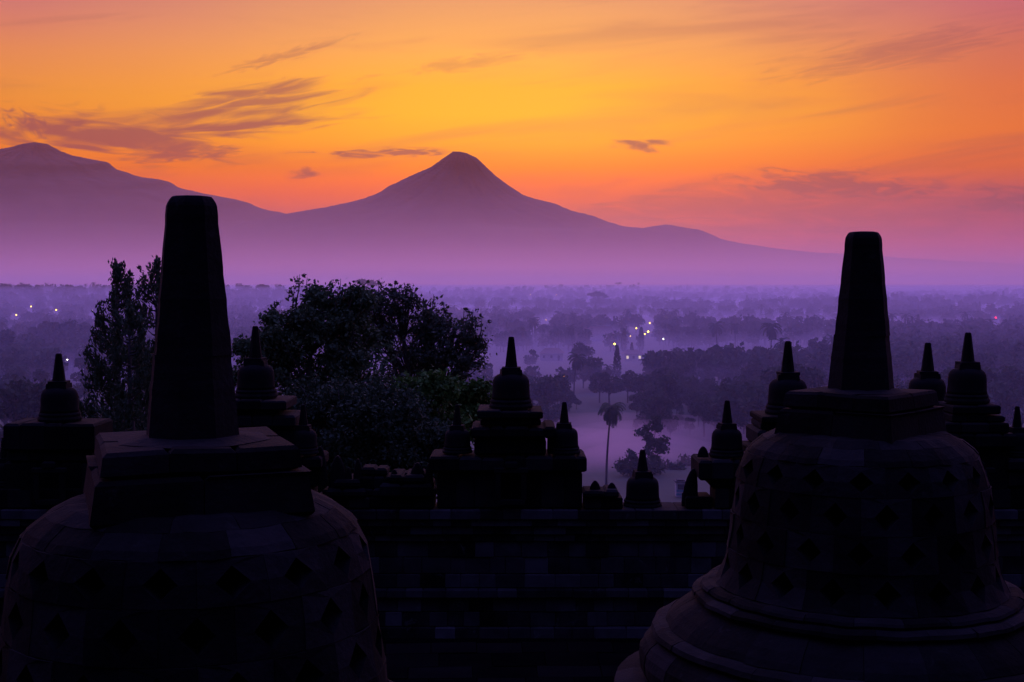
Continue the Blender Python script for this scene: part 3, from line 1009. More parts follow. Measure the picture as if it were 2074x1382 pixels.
D1 = 84.0
spr = lambda pts, d, hh=.8: [(tuple(at(x, y, d)), hh) for x, y in pts]
big_tree('leafy_tree', 'dense dark leafy tree rising over the wall left of centre', 'tree', foot(640, D1),
         [B(640, 640, 62, D1, .8, 1, 1.6), B(580, 660, 42, D1, .9, 1, 1.0), B(700, 625, 46, D1, .8, 1, 1.0), B(625, 745, 95, D1, .9, 1, 2.2), B(560, 705, 42, D1, .8, 1, .9),
          B(720, 730, 80, D1, .9, 1, 1.8), B(505, 705, 24, D1, .7, .8, .35), B(492, 752, 26, D1, .7, .8, .35), B(590, 840, 80, D1, 1, 1, 1.3)],
         .16, 760, 44, .27, M_LEAF, .5, spr([(607, 566), (622, 572), (655, 590), (690, 575), (715, 585), (560, 618), (596, 590), (672, 582)], D1), per_bough=6, bough=.40)
D2 = 90.0
big_tree('leafy_tree', 'airy leafy tree with mist showing through its spreading crown', 'tree', foot(850, D2),
         [B(760, 620, 40, D2, .8, 1, .9), B(805, 610, 42, D2, .75, 1, 1.0), B(860, 650, 52, D2, .8, 1, 1.0), B(770, 665, 40, D2, .8, 1, .8), B(880, 705, 45, D2, .8, 1, .9), B(940, 735, 40, D2, .8, 1, .7), B(830, 745, 60, D2, .8, 1, 1.0),
          B(920, 680, 50, D2, .85, 1, 1.15), B(960, 685, 22, D2, 1.3, 1, .3),
          B(815, 700, 70, D2, .8, 1, 1.0), B(900, 745, 50, D2, .8, 1, .7), B(840, 790, 80, D2, .8, 1, 1.1)],
         .17, 700, 17, .27, M_LEAF2, .42, spr([(800, 580), (768, 575), (832, 590), (878, 606), (900, 622), (940, 634), (735, 580), (976, 652), (958, 636)], D2), per_bough=5, bough=.42)
D3 = 70.0
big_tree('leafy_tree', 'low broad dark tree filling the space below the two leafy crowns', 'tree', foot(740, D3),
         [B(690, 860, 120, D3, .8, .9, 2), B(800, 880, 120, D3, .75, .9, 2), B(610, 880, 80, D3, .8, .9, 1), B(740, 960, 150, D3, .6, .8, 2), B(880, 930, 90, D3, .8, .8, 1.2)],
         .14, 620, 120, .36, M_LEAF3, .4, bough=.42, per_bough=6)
big_tree('green_bush', 'brighter green bush below the airy tree, left of the central shrine', 'bush', foot(860, 74),
         [B(855, 800, 50, 74, .75, 1, 1.4), B(800, 880, 50, 74, .7, 1, 1), B(880, 850, 55, 74, .8, 1, 1)], .18, 190, 80, .34, M_BUSH, .16)
big_tree('green_bush', 'small light green bush touching the central shrine stupa', 'bush', foot(948, 78),
         [B(948, 800, 34, 78, .8, 1, 1.3), B(970, 830, 30, 78, .8, 1, .8), B(925, 850, 40, 78, 1, 1, 1)], .17, 120, 65, .30, M_BUSH, .14)


def tuft_tree(name, label, foot_, h, spread, n_br, seed):
    """A pine with up-curved boughs that end in upright foxtail tufts."""
    r_ = np.random.default_rng(seed)
    root = empty(name, foot_)
    b = MB()
    pts = [(0, 0, -1), (.1, 0, h * .4), (-.05, .05, h * .8), (0, 0, h)]
    b.tube(pts, [.34, .26, .12, .03], 8)
    tips = []
    for i in range(n_br):
        t_ = (i + r_.uniform(0, 1)) / n_br
        z0 = h * (.10 + .86 * t_)
        L = spread * (1 - t_) ** .62 * r_.uniform(.6, 1.12) + .35
        a = r_.uniform(0, 2 * math.pi)
        ca, sa = math.cos(a), math.sin(a)
        dr = -.12 * L * (1 - t_)
        P_ = [np.array([ca * L * u, sa * L * u, z0 + dr * math.sin(u * 3.1) + (.75 * L * u * u * (.35 + .55 * t_))]) for u in (0, .35, .7, 1.0)]
        b.tube([tuple(x) for x in P_], [.075, .055, .035, .012], 4)
        m_ = max(3, int(L * 3.0))
        for q_ in range(m_):
            u = r_.uniform(.25, 1.0) ** .7
            j = min(2, int(u * 3)); f = min(1, u * 3 - j)
            base = P_[j] * (1 - f) + P_[j + 1] * f + r_.normal(0, .22, 3) * np.array([1, 1, .4])
            tips.append((base, r_.uniform(.8, 1.5), np.array([ca * .28, sa * .28, 1.0]) + r_.normal(0, .14, 3)))
    for q_ in range(6): tips.append((np.array([r_.normal(0, .1), r_.normal(0, .1), h - .5 + .15 * q_]), .7, np.array([0, 0, 1.0]) + r_.normal(0, .1, 3)))
    b.build('trunk', M_BARK, root)
    Vs = []; tn = []
    for base, L, dv in tips:
        dv = dv / np.linalg.norm(dv)
        n = 40
        s_ = r_.uniform(0, 1, n)
        wd = .125 * np.sin(np.clip(s_ * .9 + .12, 0, 1) * math.pi) + .02
        c_ = base + dv * (s_ * L)[:, None] + r_.normal(0, 1, (n, 3)) * wd[:, None]
        ax = dv + r_.normal(0, .45, (n, 3)); ax /= np.linalg.norm(ax, axis=1)[:, None]
        bx = np.cross(ax, r_.normal(size=(n, 3))); bx /= np.linalg.norm(bx, axis=1)[:, None]
        ax = ax * .15; bx = bx * .055
        Vs.append(np.stack([c_ - ax, c_ + bx, c_ + ax, c_ - bx], 1).reshape(-1, 3)); tn.append(np.full(n, r_.uniform(.1, .9)))
    V = np.concatenate(Vs); tn = np.concatenate(tn)
    link('crown', np_mesh('crown', V, np.arange(len(V)).reshape(-1, 4), tn), root, [M_NEEDLE])
    return tag(root, label, 'tree', 'dark conifers left of the large spire')


def conifer(px, y_top, d, spread_px, n_br, seed, label):
    f = foot(px, d)
    top = at(px, y_top, d).z
    return tuft_tree('pine_tree', label, f, top - f[2], spread_px * d / FPX, n_br, seed)


conifer(237, 556, 82, 88, 84, 3, 'dark pine with upright tufted boughs standing clear of the left large spire')
conifer(318, 548, 86, 95, 90, 5, 'dark pine half hidden by the left large spire')
conifer(262, 640, 78, 64, 54, 9, 'shorter dark pine in front of the taller pair of pines')


# ---- forest tree kinds, built once and copied
def kind_mesh(kind, seed, n=700, leaf=.75):
    """A whole small tree as one mesh with bark and leaf materials: returns V, Q, tone, mi (metres, foot at 0)."""
    r_ = np.random.default_rng(seed)
    b = MB(); C = []; tones = []
    if kind == 'broad':
        h = 13 * r_.uniform(.85, 1.15); wv = r_.uniform(4.0, 5.4)
        b.tube([(0, 0, -1.5), (.2, .1, h * .3), (0, 0, h * .7)], [.38, .28, .1], 5)
        for k in range(9):
            a = r_.uniform(0, 6.28); z_ = h * r_.uniform(.38, .84); q_ = (1 - abs(z_ / h - .52) * 1.3)
            c_ = np.array([math.cos(a) * wv * .62 * q_, math.sin(a) * wv * .62 * q_, z_])
            b.tube([(0, 0, h * .3), tuple(c_)], [.14, .03], 4)
            rr_ = r_.uniform(1.5, 2.7)
            m_ = n // 9
            v = r_.normal(size=(m_, 3)); v /= np.linalg.norm(v, axis=1)[:, None]
            C.append(c_ + v * (rr_ * r_.uniform(.3, 1.1, m_) ** .6)[:, None] * np.array([1, 1, .78])); tones.append(np.full(m_, r_.uniform(.05, .95)))
    elif kind == 'column':
        h = 12 * r_.uniform(.9, 1.15)
        b.tube([(0, 0, -1.5), (0, 0, h * .6)], [.25, .06], 5)
        m_ = n
        z_ = r_.uniform(.06, 1, m_); rad = 1.25 * np.sin(np.clip(z_, 0, 1) ** .7 * 3.0) ** .8 + .08
        a = r_.uniform(0, 6.28, m_); q_ = r_.uniform(.3, 1, m_) ** .5
        C.append(np.stack([np.cos(a) * rad * q_, np.sin(a) * rad * q_, z_ * h], 1)); tones.append(r_.uniform(0, 1, m_))
    elif kind == 'umbrella':
        h = 24.0
        b.tube([(0, 0, -1.5), (.6, 0, h * .5), (0, 0, h * .72)], [.5, .35, .25], 6)
        for k in range(12):
            a = k * .9 + r_.uniform(-.3, .3); L = r_.uniform(2.5, 8.5)
            c_ = np.array([math.cos(a) * L, math.sin(a) * L, h * r_.uniform(.80, .98) - L * .18])
            b.tube([(0, 0, h * .55), tuple(c_ * np.array([.5, .5, .88])), tuple(c_)], [.22, .12, .05], 4)
            m_ = n // 12
            C.append(c_ + r_.normal(0, 1, (m_, 3)) * np.array([1.6, 1.6, .38])); tones.append(np.full(m_, r_.uniform(.1, .9)))
    V0 = np.array(b.v); F0 = [f for f in b.f if len(f) == 4]
    C = np.concatenate(C); tones = np.concatenate(tones)
    a = r_.normal(size=C.shape); a /= np.linalg.norm(a, axis=1)[:, None]
    bb = np.cross(a, r_.normal(size=C.shape)); bb /= np.linalg.norm(bb, axis=1)[:, None]
    s_ = leaf * r_.uniform(.6, 1.3, len(C))[:, None] * .5
    LV = np.stack([C - a * s_ * 1.3, C + bb * s_, C + a * s_ * 1.3, C - bb * s_], 1).reshape(-1, 3)
    LQ = np.arange(len(LV)).reshape(-1, 4)
    return V0, np.array(F0), LV, LQ, tones


def palm_mesh(h, seed, fl=3.6, nf=22, lean=1.0, droop=1.0, wide=.13):
    r_ = np.random.default_rng(seed)
    b = MB()
    pts = []
    for i in range(8):
        t_ = i / 7
        pts.append((lean * (t_ ** 2), lean * .3 * math.sin(t_ * 2.5), -1 + (h + 1) * t_))
    b.tube(pts, [.26 - .12 * i / 7 for i in range(8)], 7)
    top = np.array(pts[-1])
    Vs = []; tn = []
    for k in range(nf):
        a = 2.4 * k + r_.uniform(-.25, .25); el = R(75 - 115 * (k / nf)) + r_.uniform(-.12, .12)
        L = fl * r_.uniform(.8, 1.12)
        dirh = np.array([math.cos(a), math.sin(a), 0])
        P_ = []; p_ = top.copy(); e = el
        m_ = 16
        for i in range(m_ + 1):
            P_.append(p_.copy())
            p_ = p_ + (dirh * math.cos(e) + np.array([0, 0, math.sin(e)])) * (L / m_)
            e -= .105 * droop * (1 + .4 * (i / m_))
            e = max(e, -1.5)
        side = np.cross(dirh, [0, 0, 1])
        tone = r_.uniform(.1, .9)
        for i in range(1, m_):
            ll = .85 * math.sin(math.pi * (.12 + .86 * i / m_)) ** .7 * (fl / 3.6)
            tan = (P_[i + 1] - P_[i - 1]); tan /= np.linalg.norm(tan)
            for s_ in (-1, 1):
                tip = P_[i] + side * s_ * ll * .72 + tan * ll * .45 + np.array([0, 0, -ll * .45 * r_.uniform(.6, 1.3)])
                wv = tan * wide * (fl / 3.6)
                Vs.append([P_[i] - wv, P_[i] + wv, tip + wv * .2, tip - wv * .2]); tn.append(tone)
            wv = side * .03
            Vs.append([P_[i] - wv, P_[i] + wv, P_[i + 1] + wv, P_[i + 1] - wv]); tn.append(tone)
    LV = np.array(Vs).reshape(-1, 3)
    return np.array(b.v), np.array([f for f in b.f if len(f) == 4]), LV, np.arange(len(LV)).reshape(-1, 4), np.array(tn)


def as_thing(name, data, leafmat):
    V0, F0, LV, LQ, tn = data
    root = empty(name)
    t_ = np_mesh('trunk', V0, F0); link('trunk', t_, root, [M_BARK])
    c_ = np_mesh('crown', LV, LQ, tn); link('crown', c_, root, [leafmat])
    return root


# trees that stand out singly, each placed by the ground it stands on
def lone(name, data, mat, px, d, label, cat='tree', rz=0.0, sc=1.0, group=None):
    root = as_thing(name, data, mat)
    f = foot(px, d)
    root.location = f; root.rotation_euler = (0, 0, rz); root.scale = (sc,) * 3
    return tag(root, label, cat, group)


lone('coconut_palm', palm_mesh(14.2, 4, 3.6, 40, .9, 1.3), M_PALM, 1229, 246, 'lone slender coconut palm on the misty meadow', 'palm')


def meadow_tree(px, d, y_top, label, blobs, leaf=.42, seed=0, clumps=60, per=26, spread=.55):
    f = foot(px, d)
    k = d / FPX
    bl = [B(px + a, y, r_, d, .85, 1, 1) for a, y, r_ in blobs]
    return big_tree('meadow_tree', label, 'tree', f, bl, leaf, clumps, per, spread, M_FOREST, .2, (), 'trees on the misty meadow')


meadow_tree(1318, 262, 845, 'gnarled uneven tree with a ragged leaning top on the misty meadow', [(12, 862, 14), (-6, 880, 17), (16, 905, 22), (-4, 925, 26), (10, 950, 26)], .5, clumps=70, per=26, spread=.5)
meadow_tree(1278, 258, 905, 'rounded tree left of the gnarled tree on the misty meadow', [(0, 930, 20), (-8, 945, 15), (10, 948, 16)], .45, clumps=46, per=34)
meadow_tree(1352, 268, 925, 'rounded low tree right behind the gnarled tree on the misty meadow', [(-8, 942, 20), (12, 945, 18), (0, 955, 16)], .45, clumps=46, per=34)
meadow_tree(1392, 274, 925, 'low tree half behind the small stupa pier on the misty meadow', [(0, 942, 18), (20, 935, 22)], .45, clumps=46, per=34)
big_tree('meadow_tree', 'big rounded tree in mist at the far left, behind the square block shrine', 'tree', foot(45, 225),
         [B(55, 790, 34, 225, 1, 1, 1), B(35, 830, 42, 225, 1, 1, 1.2), B(70, 840, 45, 225, 1, 1, 1.2), B(15, 890, 40, 225, 1, 1, 1), B(90, 900, 50, 225, 1, 1, 1)],
         .6, 160, 40, .8, M_FOREST, .5, group='trees on the misty meadow')

# ---- lamps
LAMPS = [(33, 638, 'y', 'leftmost yellow lamp in the left valley, below its neighbours'), (63, 621, 'y', 'highest yellow lamp of the four at the left'), (114, 628, 'y', 'warm lamp third from the left in the valley'),
         (187, 630, 'w', 'pale bright lamp just left of the pines'), (248, 664, 'w', 'white lamp showing among the pine boughs'), (192, 671, 's', 'tiny faint lamp below the pale lamp at the left'),
         (135, 729, 'w', 'white lamp beside the spire of the square block shrine'), (1074, 597, 's', 'tiny lamp on the far treeline above the central shrine'), (1127, 598, 's', 'tiny lamp on the far treeline right of two masts'),
         (1089, 647, 's', 'tiny orange lamp above the row of cypresses'), (1106, 648, 's', 'tiny pale lamp above the row of cypresses'), (1235, 663, 's', 'small lamp alone left of the lamp cluster'),
         (1289, 665, 'y', 'yellow lamp at the upper left of the lamp cluster'), (1316, 655, 'y', 'topmost yellow lamp of the lamp cluster'), (1313, 672, 'Y', 'brightest yellow lamp of the lamp cluster'),
         (1306, 677, 'y', 'yellow lamp touching the brightest lamp of the cluster'), (1277, 681, 's', 'small lamp below the lamp cluster'), (1344, 687, 'w', 'lone white lamp right of the lamp cluster'),
         (1245, 697, 'Y', 'large yellow lamp above the dark cypress'), (1250, 707, 'w', 'white lamp on the tip of the dark cypress'), (1142, 763, 'o', 'orange lamp under the drooping palm')]
M_POST = plain_mat('lamp_post_metal', (0.05, 0.05, 0.05), 0.6)
EM = {'y': emit_mat('yellow_lamp_light', (1.0, 0.66, 0.05), 10), 'Y': emit_mat('bright_yellow_lamp_light', (1.0, 0.70, 0.07), 12),
      'w': emit_mat('white_lamp_light', (1.0, 0.95, 0.72), 9), 's': emit_mat('faint_lamp_light', (1.0, 0.58, 0.12), 6), 'o': emit_mat('orange_lamp_light', (1.0, 0.45, 0.04), 5),
      'r': emit_mat('red_lamp_light', (1.0, 0.02, 0.05), 9)}
SZ = {'y': 2.7, 'Y': 3.6, 'w': 2.6, 's': 1.9, 'o': 3.0, 'r': 3.6}
lamp_pos = []


def lamp(px, py, kind, label, head=6.5):
    d = 500.0
    for _ in range(40):                                   # the spot where a lamp head of that height shows at this pixel
        x = (px - 1037) / FPX * d
        zt = gz(x, d) + head
        want = at(px, py, d).z
        nd = (EYE - zt) / max(1e-4, (py - 573) / FPX)
        d = d * .6 + .4 * max(200, min(nd, 4200))
    x = (px - 1037) / FPX * d; z = gz(x, d); hd = at(px, py, d).z - z
    root = empty('street_lamp', (x, d, z))
    r_ = SZ[kind] * .5 * d / FPX
    b = MB(); b.tube([(0, 0, -.5), (0, 0, hd - r_ * .8)], [.12, .07], 6); b.tube([(0, 0, hd - r_ * .9), (0, -.4, hd - r_ * .75)], [.05, .05], 5)
    b.build('lamp_post', M_POST, root)
    b = MB()
    prof = [(r_ * .3, hd - r_), (r_ * .8, hd - r_ * .55), (r_, hd), (r_ * .8, hd + r_ * .55), (r_ * .3, hd + r_)]
    b.lathe(prof, 10, .5, (0, 0, 0)); b.build('lamp_globe', EM[kind], root)
    lamp_pos.append((px, py, d, max(7, SZ[kind] * 1.6)))
    return tag(root, label, 'lamp', 'lit lamps scattered through the misty valley')


for a in LAMPS: lamp(*a)


def mast(px, y_top, d, label, red=False):
    x = (px - 1037) / FPX * d; z = gz(x, d); h = at(px, y_top, d).z - z
    root = empty('radio_mast', (x, d, z))
    b = MB()
    for s_ in ((-1, -1), (1, -1), (0, 1.2)):
        b.tube([(s_[0] * 1.4, s_[1] * 1.4, -1), (s_[0] * .35, s_[1] * .35, h)], [.22, .16], 4)
    for k in range(9):
        t_ = k / 9; r0 = 1.4 * (1 - t_) + .35 * t_; z_ = h * t_
        b.tube([(-r0, -r0, z_), (r0, -r0, z_ + h / 9)], [.1, .1], 4)
        b.tube([(r0, -r0, z_), (0, r0 * 1.2, z_ + h / 9)], [.1, .1], 4)
    b.build('lattice', M_POST, root)
    if red:
        r_ = SZ['r'] * .5 * d / FPX
        b = MB(); b.lathe([(r_ * .3, h - r_ * .2), (r_, h + r_ * .6), (r_ * .8, h + r_ * 1.3), (r_ * .2, h + r_ * 1.7)], 10); b.build('warning_lamp', EM['r'], root)
        lamp_pos.append((px, y_top - 2, d, 9))
    return tag(root, label, 'mast', 'masts beyond the forest')


mast(1100, 592, 2900, 'left of two thin masts on the far treeline')
mast(1115, 592, 2900, 'right of two thin masts on the far treeline')
mast(2017, 645, 1150, 'mast with a red warning lamp above the trees at the right', True)

# ---- a few houses and a booth seen faintly
M_WALL = plain_mat('house_plaster', (0.34, 0.33, 0.33), 0.85, .6, .15)
M_ROOF = plain_mat('roof_tiles', (0.16, 0.08, 0.06), 0.8, .8, .3)
M_WIN = emit_mat('lit_window', (1.0, .80, .50), 1.1)
M_DARK = plain_mat('dark_window', (0.02, 0.02, 0.025), 0.9)
M_TEAL = plain_mat('teal_paint', (0.03, 0.22, 0.26), 0.5, 2, .1)
house_pos = []


def house(px, py, d, wv, dv, hw, label, lit, rz=0.0):
    f = foot(px, d)
    root = empty('house', f, rz)
    b = MB(); b.box((0, 0, hw / 2), (wv / 2, dv / 2, hw / 2)); b.build('wall', M_WALL, root)
    b = MB(); o_ = .6; hh = wv * .22
    V = [(-wv / 2 - o_, -dv / 2 - o_, hw - .1), (wv / 2 + o_, -dv / 2 - o_, hw - .1), (wv / 2 + o_, dv / 2 + o_, hw - .1), (-wv / 2 - o_, dv / 2 + o_, hw - .1), (-wv / 2 + dv * .3, 0, hw + hh), (wv / 2 - dv * .3, 0, hw + hh)]
    b.add(V, [(0, 1, 5, 4), (1, 2, 5), (2, 3, 4, 5), (3, 0, 4), (3, 2, 1, 0)], .5); b.build('roof', M_ROOF, root)
    nw = 0 if wv > 15 else max(2, int(wv / 3))
    for i in range(nw):
        x = -wv / 2 + wv * (i + .5) / nw
        b = MB(); b.box((x, -dv / 2 - .03, hw * .52), (.55, .05, .7)); b.build('window', M_WIN if lit and i % 2 == 0 else M_DARK, root)
    b = MB(); b.box((wv * .32, -dv / 2 - .02, 1.05), (.5, .04, 1.05)); b.build('door', M_DARK, root)
    house_pos.append((px, py, d, 16))
    return tag(root, label, 'house', 'houses among the valley trees')


house(1281, 726, 640, 9, 7, 3.4, 'house with lit windows below the lamp cluster', True, .1)
house(1118, 727, 640, 11, 7, 3.6, 'pale house behind the small palms right of the central shrine', False, -.1)
house(1212, 690, 850, 22, 9, 4.5, 'long low house in mist left of the lamp cluster', False, .05)

f = foot(1380, 232)
root = empty('guard_booth', f)
b = MB(); b.box((0, 0, 1.35), (.85, .85, 1.35), bev=.03); b.build('wall', M_WALL, root)
b = MB(); b.box((0, 0, 2.80), (1.1, 1.1, .10), bev=.03); b.box((0, 0, 3.0), (.7, .7, .1), bev=.03); b.build('roof', M_DARK, root)
b = MB(); b.box((0, -.86, 1.85), (.6, .04, .45)); b.build('window', M_DARK, root)
for z_ in (1.15, .55):
    b = MB(); b.box((0, -.865, z_), (.82, .03, .16)); b.build('painted_band', M_TEAL, root)
tag(root, 'narrow pale booth with teal bands behind the leaning stone', 'booth')

# ---- forest: the nearest trees singly, the rest as one mass
kinds = [('broad', 21), ('broad', 22), ('broad', 23), ('broad', 24), ('broad', 25)]
protos = [as_thing('forest_tree', kind_mesh(k, s_, 1500, .72), M_FOREST) for k, s_ in kinds]
for p_ in protos: tag(p_, 'dim rounded broadleaf tree in the mist of the valley forest', 'tree', 'broadleaf trees of the valley forest')
cyp = [as_thing('cypress_tree', kind_mesh('column', s_, 800, .55), M_FOREST) for s_ in (31, 32)]
for p_ in cyp: tag(p_, 'slim dark columnar tree standing up among the valley trees', 'tree', 'columnar trees of the valley')
palms = [as_thing('coconut_palm', palm_mesh(13.5, s_, 4.4, 26, ln, 1.0, .16), M_PALM) for s_, ln in ((41, .8), (42, -1.2), (43, .3))]
for p_ in palms: tag(p_, 'coconut palm with drooping fronds among the misty valley trees', 'palm', 'coconut palms among the valley trees')
umb = [as_thing('umbrella_tree', kind_mesh('umbrella', 51, 1500, .8), M_FOREST)]
for p_ in umb: tag(p_, 'tall flat-topped umbrella tree above the far treeline', 'tree', 'umbrella trees on the far treeline')
used = set()


def place(protos_, px, d, y_top=None, sc=None, h0=13.0, rz=None):
    p_ = protos_[random.randrange(len(protos_))]
    x = (px - 1037) / FPX * d; z = gz(x, d)
    if y_top is not None: sc = (at(px, y_top, d).z - z) / h0
    rz = random.uniform(0, 6.28) if rz is None else rz
    if p_.name in used:
        return copy_thing(p_, (x, d, z), rz, sc)
    used.add(p_.name)
    p_.location = (x, d, z); p_.rotation_euler = (0, 0, rz); p_.scale = (sc,) * 3
    return p_


singles = []


def solo(o, label=None):
    if label: o['label'] = label
    return o


# palms and cypresses that read singly in the photograph
solo(place(palms, 1163, 420, 724, None, 13.8), 'dark drooping palm over the orange lamp')
solo(place(palms, 1160, 700, 658, None, 15), 'round-headed palm right of the cypress row')
solo(place(palms, 1078, 760, 644, None, 15), 'tall shaggy palm left of the cypress row')
solo(place(palms, 1455, 640, 648, None, 16), 'bushy palm on the ridge of trees right of the lamps')
solo(place(palms, 1490, 700, 650, None, 16))
solo(place(palms, 1562, 560, 650, None, 15.5), 'palm with splayed fronds just left of the shrine stupa before the right spire')
solo(place(palms, 1525, 760, 648, None, 16))
solo(place(palms, 1618, 640, 715, None, 15))
solo(place(palms, 1840, 470, 700, None, 15), 'misty palm between the right spire and the shrine stupas')
solo(place(palms, 2050, 400, 735, None, 15), 'dim palm at the right edge above the small stupa')
for px, d, y in ((1102, 800, 664), (1110, 805, 668), (1137, 790, 664), (1086, 820, 668), (1264, 720, 660), (1299, 730, 657), (1280, 640, 690), (1250, 470, 706), (1668, 500, 742), (1645, 620, 700), (1672, 700, 690)):
    place(cyp, px, d, y, None, 12.6)
for px, d, y in ((1212, 1500, 588), (742, 1900, 562), (530, 2000, 574), (1570, 1500, 603), (1480, 1400, 616)):
    o = place(umb, px, d, y, None, 24.0)
# dark tree clumps of the middle distance (photo pixel, distance, top)
mid = [(1235, 400, 745), (1215, 410, 752), (1300, 395, 745), (1322, 400, 738), (1272, 410, 742), (1355, 400, 742), (1395, 400, 748), (1380, 430, 735), (1425, 405, 770), (1470, 380, 765), (1495, 395, 768), (1475, 410, 790),
       (1130, 400, 765), (1100, 420, 760), (1150, 380, 790), (1190, 385, 790), (1240, 375, 800), (1345, 370, 790), (1410, 370, 800), (1060, 420, 750), (1530, 420, 720), (1510, 370, 770), (1655, 420, 735), (1820, 440, 700),
       (130, 620, 640), (160, 640, 652), (100, 620, 648), (60, 560, 668), (20, 520, 672), (0, 540, 665), (75, 640, 660), (35, 330, 740), (5, 300, 735), (150, 330, 780), (180, 350, 810), (85, 360, 745), (2000, 330, 740), (2035, 320, 760), (1990, 420, 712),
       (470, 420, 730), (500, 600, 690)]
for i in range(34): mid.append((1050 + 15.5 * i + random.uniform(-7, 7), random.uniform(345, 400), random.uniform(748, 815)))
for i in range(16): mid.append((1295 + 13 * i + random.uniform(-6, 6), random.uniform(316, 346), random.uniform(790, 845)))
mid = [m_ for m_ in mid if not (1185 < m_[0] < 1290 and m_[1] < 398)]
for i in range(22): mid.append((1490 + 27 * i + random.uniform(-9, 9), random.uniform(300, 370), random.uniform(720, 800)))
for px, d, y in mid:
    place(protos, px, d, y, None, 13.2)


def blocks_view(px, d, ztop, wv):
    """Would a tree here hide a lamp, a house or a cypress that the photograph shows?"""
    yt = 573 + (EYE - ztop) / d * FPX
    hw = wv / d * FPX
    for lx, ly, ld, rad in lamp_pos + house_pos:
        if d < ld + 3 and abs(px - lx) < hw + rad * .3 and yt < ly + rad * .6: return True
    return False


n_single = 0
tries = 0
cells = []
while n_single < 180 and tries < 9000:
    tries += 1
    d = 330 + 230 * random.random()
    px = random.uniform(-60, 2134)
    x = (px - 1037) / FPX * d
    dens = .5 + .5 * float(wav(x, d, 85, 4)) + .25 * float(wav(x, d, 38, 6))
    if dens < .12: continue
    if 1185 < px < 1480 and d < 350: continue
    if 1185 < px < 1290 and d < 440: continue
    if 560 < px < 930 and random.random() < .7: continue
    if any((x - a) ** 2 + (d - b_) ** 2 < 36 for a, b_ in cells): continue
    sc = random.uniform(.6, 1.12)
    if d < 420: sc *= .8
    if blocks_view(px, d, gz(x, d) + 14 * sc, 5 * sc): continue
    cells.append((x, d))
    u = random.random()
    if u < .10: place(palms, px, d, None, sc * 1.0)
    elif u < .13: place(cyp, px, d, None, sc)
    else: place(protos, px, d, None, sc)
    n_single += 1

# the far wood, one mass
far_k = [kind_mesh('broad', 61, 230, 1.55), kind_mesh('broad', 62, 230, 1.55), kind_mesh('broad', 63, 230, 1.55), kind_mesh('column', 64, 120, 1.0), kind_mesh('umbrella', 65, 260, 1.7), palm_mesh(13, 66, 4.6, 11, .5, 1.0)]
VV, QQ, TT, base = [], [], [], 0
cnt = 0
N_FAR = 7600
while cnt < N_FAR:
    u = random.random()
    d = 450 * (3600 / 450) ** (u ** .95)
    px = random.uniform(-90, 2164)
    x = (px - 1037) / FPX * d
    dens = .5 + .5 * float(wav(x, d, 130, 7)) + .3 * float(wav(x, d, 300, 9))
    if dens < .20 and d < 3500: continue
    sc = random.uniform(.6, 1.25)
    if d > 1500: sc = random.uniform(.5, 1.2) ** 1.5 * 1.25
    z = gz(x, d)
    kq = random.random()
    k = 3 if kq < .05 else 4 if (kq < .062 and d > 1300) else 5 if kq < .16 else random.randrange(3)
    if blocks_view(px, d, z + 13.5 * sc, 5 * sc): continue
    if k == 4: sc *= .62
    V0, F0, LV, LQ, tn = far_k[k]
    a = random.uniform(0, 6.28); ca, sa = math.cos(a), math.sin(a)
    Rm = np.array([[ca, -sa, 0], [sa, ca, 0], [0, 0, 1]]) * sc
    Vt = LV @ Rm.T + np.array([x, d, z])
    VV.append(Vt.astype(np.float32)); QQ.append(LQ + base); TT.append(tn); base += len(Vt)
    if d < 1200 or k == 4:
        Vt = V0 @ Rm.T + np.array([x, d, z]); VV.append(Vt.astype(np.float32)); QQ.append(F0 + base); TT.append(np.full(len(F0), .1)); base += len(Vt)
    cnt += 1
o = link('distant_forest', np_mesh('distant_forest', np.concatenate(VV), np.concatenate(QQ), np.concatenate(TT)), None, [M_FOREST])
tag(o, 'hazy far-off forest covering the valley up to the foot of the mountains', 'forest', kind='stuff')


# ------------------------------------------------------------------ haze and mist
def vol_box(name, lo, hi, mat, label):
    b = MB()
    c_ = [(a + b_) / 2 for a, b_ in zip(lo, hi)]; h_ = [(b_ - a) / 2 for a, b_ in zip(lo, hi)]
    b.box(c_, h_)
    return tag(b.build(name, mat), label, 'haze', kind='stuff')


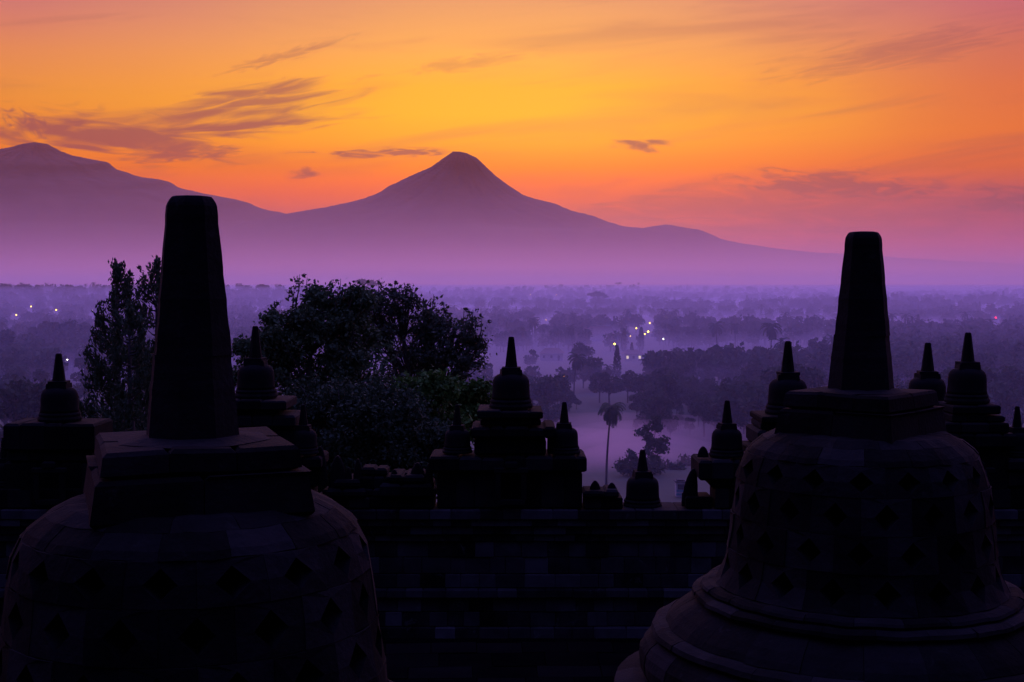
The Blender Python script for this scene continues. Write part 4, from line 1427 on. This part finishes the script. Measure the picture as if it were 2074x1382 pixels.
vol_box('haze', (-19500, -450, -6.0), (19500, 44000, 3600), volume_mat('haze_air', (1.0, .52, .19), 1 / 105000, .66), 'thin dawn haze filling all the air to the mountains')
vol_box('haze', (-19400, 2300, -5.0), (19400, 43000, 240), volume_mat('low_haze_air', (1.0, .72, .80), 1 / 5600, .6), 'lilac low haze lying over the plain')
vol_box('mist', (-8000, 130, -4.0), (8000, 5200, 33.0), volume_mat('valley_mist_air', (.66, .66, 1.0), 1 / 1800, .35), 'violet mist filling the valley below the temple')
vol_box('mist', (-7000, 425, -3.5), (7000, 4800, 9.5), volume_mat('ground_mist_air', (.80, .74, 1.0), 1 / 420, .3), 'white ground mist between the rows of trees')
vol_box('mist', (-9500, 500, -4.5), (9500, 16000, 62.0), volume_mat('upper_mist_air', (.88, .76, 1.0), 1 / 4200, .5), 'thinner mist rising above the treetops')


def mist_bank(px, d, rx, ry, z1, dens, label):
    x = (px - 1037) / FPX * d
    b = MB()
    n = 40
    vs = []; fs = []
    rings = [(1.0, 0.0), (.97, .25), (.85, .55), (.6, .82), (.3, .96), (.05, 1.0)]
    ph = random.uniform(0, 6)
    for rr_, zz in rings:
        for j in range(n):
            a = 2 * math.pi * j / n
            q_ = 1 + .16 * math.sin(3 * a + ph) + .09 * math.sin(7 * a + 2 * ph)
            vs.append((rr_ * rx * q_ * math.cos(a), rr_ * ry * q_ * math.sin(a), -3.0 + zz * (z1 + 3.0)))
    for i in range(len(rings) - 1):
        for j in range(n):
            p_ = i * n + j; q2 = i * n + (j + 1) % n
            fs.append((p_, q2, q2 + n, p_ + n))
    fs.append(tuple((len(rings) - 1) * n + j for j in range(n))); fs.append(tuple(n - 1 - j for j in range(n)))
    b.add(vs, fs)
    o = b.build('mist', volume_mat('mist_bank_air', (1.0, .72, .84), dens, .4))
    o.location = (x, d, 0)
    return tag(o, label, 'mist', kind='stuff')


mist_bank(1215, 292, 27, 30, 5.0, 1 / 90, 'wisp of mist round the foot of the lone palm')
mist_bank(1290, 276, 20, 17, 4.0, 1 / 90, 'low wisp of mist before the meadow trees')
mist_bank(1375, 300, 34, 34, 6.0, 1 / 100, 'wisp of mist behind the gnarled tree')
mist_bank(1270, 326, 38, 24, 5.5, 1 / 120, 'wisp of mist at the far side of the meadow')
